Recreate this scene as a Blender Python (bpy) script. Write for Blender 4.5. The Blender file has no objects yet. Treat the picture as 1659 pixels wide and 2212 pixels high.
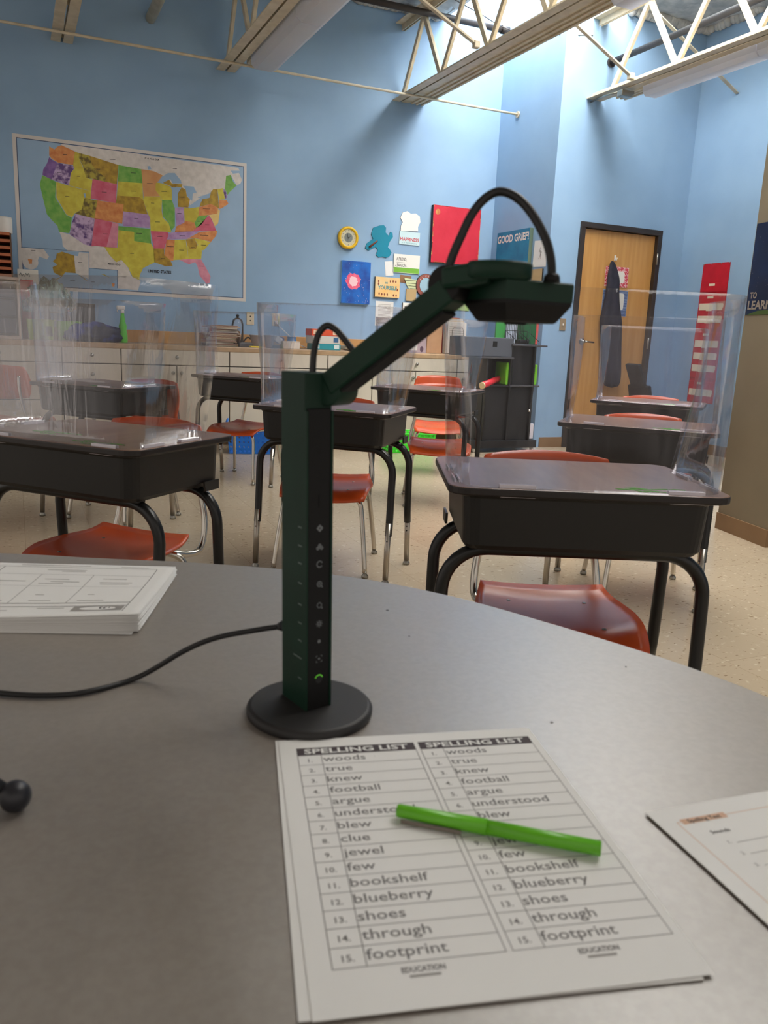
import bpy, bmesh, math, random
from mathutils import Vector, Matrix
random.seed(7)
V = Vector
scene = bpy.context.scene
COL = scene.collection

# ------------------------------------------------------------------ camera
CAM_H = 1.02
yaw, pitch, roll, FPX = math.radians(24.661), math.radians(12.3), math.radians(2.516), 1740.0
cy, sy, cp, sp, cr, sr = math.cos(yaw), math.sin(yaw), math.cos(pitch), math.sin(pitch), math.cos(roll), math.sin(roll)
FWD = V((sy*cp, cy*cp, -sp)); r0 = V((cy, -sy, 0)); u0 = r0.cross(FWD)
RGT = r0*cr + u0*sr; UPV = u0*cr - r0*sr
CAMP = V((0, 0, CAM_H))
cam_d = bpy.data.cameras.new('camera'); cam = bpy.data.objects.new('camera', cam_d); COL.objects.link(cam)
cam.matrix_world = Matrix(((RGT.x, UPV.x, -FWD.x, 0), (RGT.y, UPV.y, -FWD.y, 0), (RGT.z, UPV.z, -FWD.z, CAM_H), (0, 0, 0, 1)))
cam_d.sensor_fit = 'VERTICAL'; cam_d.sensor_height = 36; cam_d.lens = FPX/2212*36
cam_d.clip_start = 0.02
cam_d.dof.use_dof = True; cam_d.dof.focus_distance = 4.2; cam_d.dof.aperture_fstop = cam_d.lens/2.1
scene.camera = cam

# ------------------------------------------------------------------ world, exposure, daylight
scene.view_settings.view_transform = 'Standard'; scene.view_settings.look = 'None'
scene.view_settings.gamma = 1; scene.view_settings.use_curve_mapping = False
scene.view_settings.exposure = 0.72
scene.cycles.transparent_max_bounces = 40
scene.cycles.max_bounces = 8; scene.cycles.diffuse_bounces = 4
SKY_POWER = 11.5        # radiance of the daylight seen through the skylight diffuser
AMBIENT = 0.40
w = bpy.data.worlds.new('world'); scene.world = w; w.use_nodes = True
w.node_tree.nodes['Background'].inputs[0].default_value = (1.0, 0.91, 0.83, 1)
w.node_tree.nodes['Background'].inputs[1].default_value = AMBIENT

# ------------------------------------------------------------------ pixel -> point on a known plane
def ray(x, y):
    return RGT*((x-829.5)/FPX) - UPV*((y-1106)/FPX) + FWD
def at(x, y, X=None, Y=None, Z=None, w=None):
    d = ray(x, y)
    if X is not None: return CAMP + d*(X/d.x)
    if Y is not None: return CAMP + d*(Y/d.y)
    if Z is not None: return CAMP + d*((Z-CAM_H)/d.z)
    return CAMP + d*w

# ------------------------------------------------------------------ materials
def lin(c):
    c = c/255
    return c/12.92 if c <= .04045 else ((c+.055)/1.055)**2.4
def rgb(c): return (lin(c[0]), lin(c[1]), lin(c[2]), 1)
MATS = {}
def mat(name, c=(128,128,128), rough=.55, metal=0, c2=None, scale=20, detail=3, bump=0, spec=.5, stretch=None, lo=.35, hi=.65, coat=0, emit=0, bscale=None):
    if name in MATS: return MATS[name]
    m = bpy.data.materials.new(name); m.use_nodes = True; nt = m.node_tree; b = nt.nodes['Principled BSDF']
    b.inputs['Base Color'].default_value = rgb(c); b.inputs['Roughness'].default_value = rough; b.inputs['Metallic'].default_value = metal
    b.inputs['Specular IOR Level'].default_value = spec; b.inputs['Coat Weight'].default_value = coat; b.inputs['Coat Roughness'].default_value = .38
    if emit: b.inputs['Emission Color'].default_value = rgb(c); b.inputs['Emission Strength'].default_value = emit
    if c2 or bump:
        tc = nt.nodes.new('ShaderNodeTexCoord'); mp = nt.nodes.new('ShaderNodeMapping'); nt.links.new(tc.outputs['Object'], mp.inputs[0])
        if stretch: mp.inputs['Scale'].default_value = stretch
        nz = nt.nodes.new('ShaderNodeTexNoise'); nz.inputs['Scale'].default_value = scale; nz.inputs['Detail'].default_value = detail
        nt.links.new(mp.outputs[0], nz.inputs['Vector'])
        if c2:
            rp = nt.nodes.new('ShaderNodeValToRGB'); rp.color_ramp.elements[0].position = lo; rp.color_ramp.elements[1].position = hi
            rp.color_ramp.elements[0].color = rgb(c); rp.color_ramp.elements[1].color = rgb(c2)
            nt.links.new(nz.outputs['Fac'], rp.inputs[0]); nt.links.new(rp.outputs[0], b.inputs['Base Color'])
        if bump:
            bp = nt.nodes.new('ShaderNodeBump'); bp.inputs['Strength'].default_value = bump; bp.inputs['Distance'].default_value = .002
            if bscale:
                nb = nt.nodes.new('ShaderNodeTexNoise'); nb.inputs['Scale'].default_value = bscale; nt.links.new(mp.outputs[0], nb.inputs['Vector']); nt.links.new(nb.outputs['Fac'], bp.inputs['Height'])
            else: nt.links.new(nz.outputs['Fac'], bp.inputs['Height'])
            nt.links.new(bp.outputs[0], b.inputs['Normal'])
    MATS[name] = m; return m

def clear_mat(name, tint=(250,250,252), milk=.06, milkc=(225,222,228), refl=1.0, streak=0.0, rough=.06):
    m = bpy.data.materials.new(name); m.use_nodes = True; nt = m.node_tree; N = nt.nodes; L = nt.links
    N.remove(N['Principled BSDF']); out = N['Material Output']
    tr = N.new('ShaderNodeBsdfTransparent'); tr.inputs[0].default_value = rgb(tint)
    gl = N.new('ShaderNodeBsdfGlossy'); gl.inputs['Roughness'].default_value = rough
    df = N.new('ShaderNodeBsdfDiffuse'); df.inputs[0].default_value = rgb(milkc)
    fr = N.new('ShaderNodeFresnel'); fr.inputs[0].default_value = 1.42
    m1 = N.new('ShaderNodeMixShader'); m1.inputs[0].default_value = milk
    mu = N.new('ShaderNodeMath'); mu.operation = 'MULTIPLY'; mu.inputs[1].default_value = refl; mu.use_clamp = True
    m2 = N.new('ShaderNodeMixShader')
    L.new(tr.outputs[0], m1.inputs[1]); L.new(df.outputs[0], m1.inputs[2])
    L.new(fr.outputs[0], mu.inputs[0]); L.new(mu.outputs[0], m2.inputs[0]); L.new(m1.outputs[0], m2.inputs[1]); L.new(gl.outputs[0], m2.inputs[2])
    L.new(m2.outputs[0], out.inputs[0])
    if streak:
        tc = N.new('ShaderNodeTexCoord'); mp = N.new('ShaderNodeMapping'); mp.inputs['Scale'].default_value = (9, 9, 1.3)
        nz = N.new('ShaderNodeTexNoise'); nz.inputs['Scale'].default_value = 3.0; nz.inputs['Detail'].default_value = 2; nz.inputs['Distortion'].default_value = .7
        bp = N.new('ShaderNodeBump'); bp.inputs['Strength'].default_value = streak; bp.inputs['Distance'].default_value = .02
        L.new(tc.outputs['Object'], mp.inputs[0]); L.new(mp.outputs[0], nz.inputs['Vector']); L.new(nz.outputs['Fac'], bp.inputs['Height'])
        L.new(bp.outputs[0], gl.inputs['Normal']); L.new(bp.outputs[0], fr.inputs['Normal'])
        n2 = N.new('ShaderNodeTexNoise'); n2.inputs['Scale'].default_value = 2.2; n2.inputs['Detail'].default_value = 5; n2.inputs['Distortion'].default_value = 1.2
        L.new(mp.outputs[0], n2.inputs['Vector'])
        mr = N.new('ShaderNodeMapRange'); mr.inputs['From Min'].default_value = .5; mr.inputs['From Max'].default_value = .75
        mr.inputs['To Min'].default_value = milk*.6; mr.inputs['To Max'].default_value = milk*3.2
        L.new(n2.outputs['Fac'], mr.inputs[0]); L.new(mr.outputs[0], m1.inputs[0])
    MATS[name] = m; return m

# ------------------------------------------------------------------ mesh builder
_txt = {}
def text_geo(s, bold=0.0, space=1.0):
    k = (s, bold, space)
    if k in _txt: return _txt[k]
    cu = bpy.data.curves.new('lettering', 'FONT'); cu.body = s; cu.size = 1; cu.offset = bold; cu.space_character = space; cu.resolution_u = 2
    o = bpy.data.objects.new('lettering', cu); COL.objects.link(o)
    me = bpy.data.meshes.new_from_object(o.evaluated_get(bpy.context.evaluated_depsgraph_get()))
    g = ([tuple(v.co) for v in me.vertices], [tuple(p.vertices) for p in me.polygons])
    bpy.data.objects.remove(o); bpy.data.curves.remove(cu); bpy.data.meshes.remove(me)
    _txt[k] = g; return g

class MB:
    def __init__(s): s.bm = bmesh.new()
    def face(s, pts, mi=0, smooth=False):
        f = s.bm.faces.new([s.bm.verts.new(p) for p in pts]); f.material_index = mi; f.smooth = smooth; return f
    def box(s, c, sz, rz=0, bev=0, mi=0, M=None, seg=2):
        r = bmesh.ops.create_cube(s.bm, size=1); vs = r['verts']
        bmesh.ops.scale(s.bm, vec=sz, verts=vs)
        es = list({e for v in vs for e in v.link_edges}); fs = {f for v in vs for f in v.link_faces}
        if bev:
            rr = bmesh.ops.bevel(s.bm, geom=es, offset=bev, segments=seg, profile=.5, affect='EDGES')
            fs = set(rr['faces']) | {f for f in fs if f.is_valid}
            vs = list({v for f in fs for v in f.verts}); fs = {f for v in vs for f in v.link_faces}
        for f in fs: f.material_index = mi
        T = (M if M is not None else Matrix.Translation(V(c)) @ Matrix.Rotation(rz, 4, 'Z'))
        bmesh.ops.transform(s.bm, matrix=T, verts=vs); return s
    def bar(s, p, q, wd, ht, up=V((0,0,1)), bev=0, mi=0):
        p = V(p); q = V(q); d = (q-p); L = d.length; d.normalize(); side = d.cross(V(up)).normalized(); u = side.cross(d)
        M = Matrix(((d.x, side.x, u.x, 0), (d.y, side.y, u.y, 0), (d.z, side.z, u.z, 0), (0,0,0,1))); M.translation = (p+q)/2
        return s.box(None, (L, wd, ht), bev=bev, mi=mi, M=M)
    def tube(s, pts, r, n=10, mi=0, smooth_path=0, cap=True, flat=None):
        pts = [V(p) for p in pts]
        if smooth_path:
            out = []
            P = [pts[0]*2-pts[1]] + pts + [pts[-1]*2-pts[-2]]
            for i in range(1, len(P)-2):
                for k in range(smooth_path):
                    t = k/smooth_path; a, b, c, d = P[i-1:i+3]
                    out.append(.5*((2*b)+(c-a)*t+(2*a-5*b+4*c-d)*t*t+(3*b-a-3*c+d)*t**3))
            out.append(pts[-1]); pts = out
        rs = r if isinstance(r, (list, tuple)) else [r]*len(pts)
        if len(rs) != len(pts): rs = [rs[0]+(rs[-1]-rs[0])*i/(len(pts)-1) for i in range(len(pts))]
        t0 = (pts[1]-pts[0]).normalized(); ref = V((0,0,1)) if abs(t0.z) < .9 else V((1,0,0)); nrm = t0.cross(ref).normalized()
        rings = []
        for i, p in enumerate(pts):
            t = (pts[min(i+1, len(pts)-1)]-pts[max(i-1, 0)]).normalized()
            nrm = (nrm - t*nrm.dot(t)).normalized(); bn = t.cross(nrm)
            rings.append([s.bm.verts.new(p+(nrm*math.cos(2*math.pi*k/n)+bn*math.sin(2*math.pi*k/n))*rs[i]) for k in range(n)])
        for i in range(len(rings)-1):
            for k in range(n):
                f = s.bm.faces.new((rings[i][k], rings[i][(k+1)%n], rings[i+1][(k+1)%n], rings[i+1][k])); f.smooth = True; f.material_index = mi
        if cap:
            for rg in (list(reversed(rings[0])), rings[-1]):
                f = s.bm.faces.new(rg); f.material_index = mi
        return s
    def lathe(s, prof, c=(0,0,0), n=24, mi=0, M=None, smooth=True):
        c = V(c); rings = []
        T = M if M is not None else Matrix.Translation(c)
        for (r, z) in prof:
            rings.append([s.bm.verts.new(T @ V((max(r,1e-5)*math.cos(2*math.pi*k/n), max(r,1e-5)*math.sin(2*math.pi*k/n), z))) for k in range(n)])
        for i in range(len(rings)-1):
            for k in range(n):
                f = s.bm.faces.new((rings[i][k], rings[i][(k+1)%n], rings[i+1][(k+1)%n], rings[i+1][k])); f.smooth = smooth; f.material_index = mi
        f = s.bm.faces.new(list(reversed(rings[0]))); f.material_index = mi
        f = s.bm.faces.new(rings[-1]); f.material_index = mi
        return s
    def prism(s, pts, d, mi=0, mside=None):
        pts = [V(p) for p in pts]; d = V(d); n = len(pts)
        a = [s.bm.verts.new(p) for p in pts]; b = [s.bm.verts.new(p+d) for p in pts]
        f = s.bm.faces.new(a); f.material_index = mi
        f = s.bm.faces.new(list(reversed(b))); f.material_index = mi if mside is None else mside
        for i in range(n):
            f = s.bm.faces.new((a[i], b[i], b[(i+1)%n], a[(i+1)%n])); f.material_index = mi if mside is None else mside
        return s
    def shell(s, fn, nu, nv, off, mi=0, mi2=None):
        A = [[s.bm.verts.new(fn(-1+2*i/nu, -1+2*j/nv)) for j in range(nv+1)] for i in range(nu+1)]
        off = V(off)
        B = [[s.bm.verts.new(A[i][j].co+off) for j in range(nv+1)] for i in range(nu+1)]
        def q(a, b, c, d, m=mi):
            f = s.bm.faces.new((a, b, c, d)); f.smooth = True; f.material_index = m
        for i in range(nu):
            for j in range(nv):
                q(A[i][j], A[i+1][j], A[i+1][j+1], A[i][j+1]); q(B[i][j+1], B[i+1][j+1], B[i+1][j], B[i][j], mi if mi2 is None else mi2)
        for i in range(nu):
            q(A[i+1][0], A[i][0], B[i][0], B[i+1][0]); q(A[i][nv], A[i+1][nv], B[i+1][nv], B[i][nv])
        for j in range(nv):
            q(A[0][j], A[0][j+1], B[0][j+1], B[0][j]); q(A[nu][j+1], A[nu][j], B[nu][j], B[nu][j+1])
        return s
    def text(s, t, o, xd, yd, size, mi=0, bold=0.0, fit=None, align='L', space=1.0, sx=1.0):
        vs, fs = text_geo(t, bold, space)
        if not vs: return s
        x0 = min(v[0] for v in vs); x1 = max(v[0] for v in vs)
        k = size*sx if fit is None else fit/(x1-x0)
        o = V(o); xd = V(xd); yd = V(yd); sh = 0 if align == 'L' else (-(x1-x0)/2 if align == 'C' else -(x1-x0))
        nv = [s.bm.verts.new(o+xd*((v[0]-x0+sh)*k)+yd*(v[1]*size)) for v in vs]
        for f in fs:
            try: g = s.bm.faces.new([nv[i] for i in f]); g.material_index = mi
            except ValueError: pass
        return s
    def build(s, name, mats, parent=None, loc=None, label=None, recalc=False):
        if recalc: bmesh.ops.recalc_face_normals(s.bm, faces=s.bm.faces)
        me = bpy.data.meshes.new(name); s.bm.to_mesh(me); s.bm.free()
        for m in (mats if isinstance(mats, (list, tuple)) else [mats]): me.materials.append(m if not isinstance(m, str) else MATS[m])
        o = bpy.data.objects.new(name, me); COL.objects.link(o)
        if parent: o.parent = parent
        if loc is not None: o.location = loc
        if label: o['label'] = label
        return o
def tag(o, label, cat, group=None, kind=None):
    if kind: o['kind'] = kind
    if label: o['label'] = label
    if cat: o['category'] = cat
    if group: o['group'] = group
    return o
def thing(name, label, cat, loc=(0,0,0), rz=0, group=None):
    o = bpy.data.objects.new(name, None); COL.objects.link(o); o.location = loc; o.rotation_euler = (0,0,rz); o.empty_display_size = .05
    return tag(o, label, cat, group)
def copy_tree(o, parent=None):
    c = o.copy(); COL.objects.link(c); c.parent = parent
    for ch in list(o.children): copy_tree(ch, c)
    return c
def struct(name, mb, mats):
    o = mb.build(name, mats); o['kind'] = 'structure'; return o
def rrect(x0, x1, y0, y1, r, n=5):
    out = []
    for cx, cy_, a0 in ((x1-r, y1-r, 0), (x0+r, y1-r, 90), (x0+r, y0+r, 180), (x1-r, y0+r, 270)):
        for k in range(n+1):
            a = math.radians(a0+90*k/n); out.append((cx+r*math.cos(a), cy_+r*math.sin(a)))
    return out

# ------------------------------------------------------------------ shared materials
mat('blue_paint', (140,172,204), .6, c2=(145,177,208), scale=3, bump=.12, bscale=260)
mat('cream_paint', (206,196,176), .5, c2=(192,182,160), scale=6)
mat('cabinet_laminate', (214,205,188), .45, c2=(207,198,180), scale=4)
mat('seam_dark', (90,82,70), .7)
mat('counter_laminate', (190,160,124), .35, c2=(172,142,106), scale=14, detail=6)
mat('splash_wood', (198,152,96), .4, c2=(184,138,84), scale=8)
mat('chrome', (205,200,190), .18, metal=1)
mat('satin_steel', (160,158,150), .35, metal=1)
mat('black_enamel', (15,14,13), .42, c2=(18,16,15), scale=8, bump=.05, bscale=90)
mat('black_tube', (14,14,14), .3)
mat('desk_laminate', (124,94,76), .28, c2=(108,78,62), scale=6, detail=6, stretch=(8,1,1), spec=.6)
mat('desk_edge', (26,18,16), .4)
mat('orange_shell', (206,86,36), .28, c2=(194,76,32), scale=6, spec=.5)
mat('white_plastic', (226,224,220), .4)
mat('black_plastic', (18,18,19), .45)
mat('paper', (230,229,226), .8)
mat('paper_gray', (150,146,142), .8)
mat('ink', (40,36,38), .7)
mat('ink_soft', (110,106,106), .8)
mat('silver_tube', (176,170,160), .3, metal=1)
mat('rubber', (40,36,32), .7)
clear_mat('clear_sheet', milk=.012, streak=.08, refl=.4)
clear_mat('clear_clip', milk=.78, milkc=(240,235,244), refl=1.2)
clear_mat('clear_glass', milk=.05, refl=1.4)
clear_mat('cling_bag', tint=(225,240,236), milk=.28, milkc=(190,215,208), refl=1.6, streak=.8)
# ================================================================== SETTING
YB, YD, XJ, XC, ZC = 7.73, 6.68, 4.67, 6.314, 4.05
m = bpy.data.materials.new('floor_tile'); m.use_nodes = True; nt = m.node_tree; N = nt.nodes; L = nt.links; b = N['Principled BSDF']; MATS['floor_tile'] = m
tc = N.new('ShaderNodeTexCoord'); br = N.new('ShaderNodeTexBrick'); br.offset = 0; br.inputs['Scale'].default_value = 1
br.inputs['Brick Width'].default_value = .305; br.inputs['Row Height'].default_value = .305; br.inputs['Mortar Size'].default_value = .0012; br.inputs['Mortar Smooth'].default_value = .3
br.inputs['Color1'].default_value = rgb((178,162,139)); br.inputs['Color2'].default_value = rgb((172,156,133)); br.inputs['Mortar'].default_value = rgb((150,132,108))
L.new(tc.outputs['Object'], br.inputs['Vector'])
mp = N.new('ShaderNodeMapping'); mp.inputs['Scale'].default_value = (1, 2.2, 1); mp.inputs['Rotation'].default_value = (0,0,.5); L.new(tc.outputs['Object'], mp.inputs[0])
n1 = N.new('ShaderNodeTexNoise'); n1.inputs['Scale'].default_value = 34; n1.inputs['Detail'].default_value = 1.5; L.new(mp.outputs[0], n1.inputs['Vector'])
r1 = N.new('ShaderNodeValToRGB'); r1.color_ramp.elements[0].position = .66; r1.color_ramp.elements[1].position = .70; L.new(n1.outputs['Fac'], r1.inputs[0])
n2 = N.new('ShaderNodeTexNoise'); n2.inputs['Scale'].default_value = 40; n2.inputs['Detail'].default_value = 1; L.new(tc.outputs['Object'], n2.inputs['Vector'])
r2 = N.new('ShaderNodeValToRGB'); r2.color_ramp.elements[0].position = .64; r2.color_ramp.elements[1].position = .74; L.new(n2.outputs['Fac'], r2.inputs[0])
x1 = N.new('ShaderNodeMix'); x1.data_type = 'RGBA'; x1.inputs['B'].default_value = rgb((132,112,88)); L.new(r1.outputs[0], x1.inputs['Factor']); L.new(br.outputs['Color'], x1.inputs['A'])
x2 = N.new('ShaderNodeMix'); x2.data_type = 'RGBA'; x2.inputs['B'].default_value = rgb((196,181,157)); L.new(r2.outputs[0], x2.inputs['Factor']); L.new(x1.outputs['Result'], x2.inputs['A'])
L.new(x2.outputs['Result'], b.inputs['Base Color']); b.inputs['Roughness'].default_value = .22; b.inputs['Specular IOR Level'].default_value = .4
mat('pier_paint', (134,122,100), .7, c2=(128,116,95), scale=3)
mat('base_rubber', (138,108,76), .5, c2=(128,98,68), scale=5)
mat('insulation', (196,196,192), .9, c2=(160,162,162), scale=9, detail=6, bump=1.0, bscale=30)
mat('well_white', (232,232,230), .8)
mat('door_wood', (206,156,92), .4, c2=(194,142,78), scale=3, detail=5, stretch=(7,7,.5))
mat('door_frame_paint', (50,42,38), .45)

struct('floor', MB().box((1.2, 3.2, -.03), (12, 13, .06)), 'floor_tile')
struct('wall_back', MB().box(((XJ-4.5)/2, YB+.06, 2.45), (XJ+4.5, .12, 4.9)), 'blue_paint')
struct('wall_alcove', MB().box((XJ+.06, (YD+YB+.12)/2, 2.45), (.12, YB+.12-YD, 4.9)), 'blue_paint')
dx0, dx1, dz = 5.055, 5.965, 2.125
b_ = MB(); b_.box(((XJ+.12+dx0)/2, YD+.06, 2.45), (dx0-XJ-.12, .12, 4.9)); b_.box(((dx1+XC+.12)/2, YD+.06, 2.45), (XC+.12-dx1, .12, 4.9)); b_.box(((dx0+dx1)/2, YD+.06, (dz+4.9)/2), (dx1-dx0, .12, 4.9-dz))
struct('wall_doorway', b_, 'blue_paint')
struct('wall_right', MB().box((XC+.06, 1.9, 2.45), (.12, 9.56, 4.9)), 'blue_paint')
struct('wall_pier', MB().prism([(3.723,3.403,0), (3.625,2.971,0), (4.9,2.75,0), (5.0,3.19,0)], (0,0,ZC)), 'pier_paint')
struct('baseboard_pier', MB().prism([(3.717,3.409,0), (3.616,2.964,0), (4.9,2.742,0), (5.0,3.2,0)], (0,0,.095)), 'base_rubber')
struct('baseboard_doorway', MB().box(((XJ+dx0)/2+.02, YD-.005, .05), (dx0-XJ-.09, .01, .1)).box(((dx1+XC)/2+.03, YD-.005, .05), (XC-dx1-.06, .01, .1)), 'base_rubber')
struct('baseboard_right', MB().box((XC-.005, 2.9, .05), (.01, 7.5, .1)), 'base_rubber')
# door
d = MB().box(((dx0+dx1)/2, YD+.045, dz/2+.003), (dx1-dx0-.006, .044, dz-.012), bev=.002).build('door_1', 'door_wood'); d['kind'] = 'structure'
f = MB(); fw = .052
f.box((dx0-fw/2+.004, YD+.02, dz/2), (fw, .09, dz), bev=.004); f.box((dx1+fw/2-.004, YD+.02, dz/2), (fw, .09, dz), bev=.004); f.box(((dx0+dx1)/2, YD+.02, dz+fw/2), (dx1-dx0+2*fw-.008, .09, fw), bev=.004)
f.build('door_frame', 'door_frame_paint', d)
hp = at(1262, 738, Y=YD-.02)
h = MB().lathe([(.032,0),(.032,.012),(.014,.02),(.013,.05)], n=20, M=Matrix.Translation(V((hp.x, YD+.023, hp.z))) @ Matrix.Rotation(math.pi/2, 4, 'X'))
h.tube([(hp.x,YD-.03,hp.z),(hp.x+.03,YD-.034,hp.z+.002),(hp.x+.11,YD-.03,hp.z-.003)], [.011,.008,.009])
h.build('door_handle', 'satin_steel', d)
for (px, py) in ((1418,560),(1396,742),(1383,850)):
    q = at(px, py, Y=YD-.03); MB().tube([(dx1+.004, YD-.03, q.z-.055),(dx1+.004, YD-.03, q.z+.055)], .009).build('hinge', 'satin_steel', d)

# ceiling with a skylight well and a second, unseen one added for light
xs = [-4.5, 1.97, 3.4, 3.95, 5.3, 7.2]; ys = [-3.4, .5, 3.4, 4.6, 6.8, 7.85]
c = MB()
for i in range(5):
    for j in range(5):
        x0,x1_,y0,y1_ = xs[i],xs[i+1],ys[j],ys[j+1]
        if i == 3 and j in (2,3,4): continue
        if i == 1 and j in (1,2): continue
        c.box(((x0+x1_)/2,(y0+y1_)/2,ZC+.12),(x1_-x0,y1_-y0,.12))
random.seed(3)
import mathutils
def lump(x, y): return .035*mathutils.noise.noise(V((x*4,y*4,1)))+.03*mathutils.noise.noise(V((x*13,y*13,5)))+.015*mathutils.noise.noise(V((x*31,y*31,5)))
def patch(x0, x1_, y0, y1_, st=.07):
    nx = max(2,int((x1_-x0)/st)); ny = max(2,int((y1_-y0)/st))
    def fn(u, v):
        x = x0+(x1_-x0)*(u+1)/2; y = y0+(y1_-y0)*(v+1)/2
        return V((x, y, ZC+.015+lump(x,y)))
    c.shell(fn, nx, ny, (0,0,.08))
patch(-1.5,3.93,4.65,7.70); patch(5.33,6.30,3.4,6.66)
for k in range(90):      # ragged tufts where the insulation meets the wall
    x = 5.33+.97*random.random(); c.lathe([(.0,-.05),(.03,-.035),(.045,0),(.03,.05)], c=(x, YD-.03, ZC+.0+.02*random.random()), n=7)
for k in range(60):
    x = 3.0+.93*random.random(); c.lathe([(.0,-.05),(.03,-.035),(.045,0),(.03,.05)], c=(x, YB-.03, ZC+.0+.02*random.random()), n=7)
for k in range(60):
    y = 4.6+2.1*random.random(); c.lathe([(.0,-.05),(.03,-.035),(.045,0),(.03,.05)], c=(XC-.03, y, ZC+.0+.02*random.random()), n=7)
struct('ceiling', c, 'insulation')
def well(n, x0, x1_, y0, y1_, power, notch=False):
    t = .03; zt = 4.80; wl = MB()
    wl.box((x0-t/2+.03,(y0+y1_)/2,(ZC+zt)/2+.02),(t,y1_-y0,zt-ZC)); wl.box((x1_+t/2,(y0+y1_)/2,(ZC+zt)/2+.02),(t,y1_-y0,zt-ZC)); wl.box(((x0+x1_)/2,y0-t/2,(ZC+zt)/2+.02),(x1_-x0,t,zt-ZC))
    if not notch: wl.box(((x0+x1_)/2,y1_+t/2,(ZC+zt)/2+.02),(x1_-x0,t,zt-ZC))
    struct('trim_%d' % n, wl, 'well_white')
    em = mat('daylight_diffuser_%d' % n, (250,248,244), .8, emit=power)
    struct('window_%d' % n, MB().box(((x0+x1_)/2,(y0+y1_)/2,zt+.03),(x1_-x0+.05,y1_-y0+.05,.03)), em)
well(1, 3.95, 5.3, 3.4, 7.74, SKY_POWER, notch=True)
well(2, 1.97, 3.4, .5, 4.6, SKY_POWER*.62)  # unseen skylight, added and sized to light table, floor and back wall

# ------------------------------------------------------------------ open-web roof joists
mat('joist_paint', (214,202,178), .5, c2=(196,184,158), scale=12, detail=5, bump=.2)
mat('lens_plastic', (236,238,246), .35, c2=(228,232,242), scale=3)
_l = MATS['lens_plastic'].node_tree; _t = _l.nodes.new('ShaderNodeBsdfTranslucent'); _t.inputs[0].default_value = rgb((236,238,246)); _mx = _l.nodes.new('ShaderNodeMixShader'); _mx.inputs[0].default_value = .5
_l.links.new(_l.nodes['Principled BSDF'].outputs[0], _mx.inputs[1]); _l.links.new(_t.outputs[0], _mx.inputs[2]); _l.links.new(_mx.outputs[0], _l.nodes['Material Output'].inputs[0])
mat('pipe_black', (52,48,48), .5)
def joist(x0, label, y_end=YB, y_start=1.2, gap=.018, wd=.075, yph=7.69):
    z0 = 3.25; ztop = 3.93
    t = thing('roof_joist', label, 'roof joist', (x0+wd+gap/2, (y_end+y_start)/2, z0), group='open-web steel roof joists')
    lc = t.location.copy(); yl = y_end-lc.y; ys_ = y_start-lc.y; hw = gap/2+wd
    bc = MB()
    for s in (-1, 1):
        bc.box((s*(gap/2+wd/2), (yl+ys_)/2, .004), (wd, yl-ys_, .008)); bc.box((s*(gap/2+.004), (yl+ys_)/2, .03), (.008, yl-ys_, .052))
    bc.build('bottom_chord', 'joist_paint', t)
    bc = MB()
    for s in (-1, 1):
        bc.box((s*(gap/2+wd/2), (yl+ys_)/2, ztop-z0), (wd, yl-ys_, .008)); bc.box((s*(gap/2+.004), (yl+ys_)/2, ztop-z0-.03), (.008, yl-ys_, .052))
    bc.build('top_chord', 'joist_paint', t)
    y = yph-lc.y; up = False; k = 0
    while y > ys_+.45:
        p = V((0, y, .03)); q = V((0, y-.40, ztop-z0-.03))
        if up: p, q = V((0, y, ztop-z0-.03)), V((0, y-.40, .03))
        MB().bar(p+V((.004*(-1)**k,0,0)), q+V((.004*(-1)**k,0,0)), .046, .03, up=V((1,0,0)), bev=.003).build('web_member', 'joist_paint', t)
        y -= .40; up = not up; k += 1
    return t
joist(.385, 'leftmost cream steel roof joist, over the map')
joist(1.735, 'cream steel roof joist carrying the white lens light, over the map edge')
joist(3.448, 'middle cream steel roof joist beside the bare grooved light channel', yph=7.69)
j4 = joist(4.947, 'rightmost cream steel roof joist, ending above the door', y_end=YD, yph=6.43)
# cross bridging and the strut to the right wall
def brace(p, q, label, cl=None):
    o = MB().bar(p, q, .034, .006, bev=.001).bar(V(p)+V((0,.017,.015)), V(q)+V((0,.017,.015)), .006, .034, bev=.001)
    if cl is not None: o.box(V(cl)+V((0,0,.015)), (.05,.05,.05), bev=.006)
    ob = o.build('joist_brace', 'joist_paint'); tag(ob, label, 'brace', 'diagonal braces between the roof joists')
brace(V((2.02,6.10,3.91)), V((3.42,6.10,3.285)), 'cream diagonal brace coming down left to the middle joist', (3.42,6.10,3.27))
brace(V((3.62,6.06,3.91)), V((4.93,6.06,3.285)), 'cream diagonal brace coming down right to the rightmost joist', (4.93,6.06,3.27))
brace(V((5.10,6.15,3.91)), V((6.31,6.20,3.39)), 'cream diagonal brace running from rightmost joist to the right wall')
brace(V((4.93,6.24,3.91)), V((3.62,6.24,3.3)), 'cream diagonal brace rising right from the middle joist under the skylight')
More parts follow.
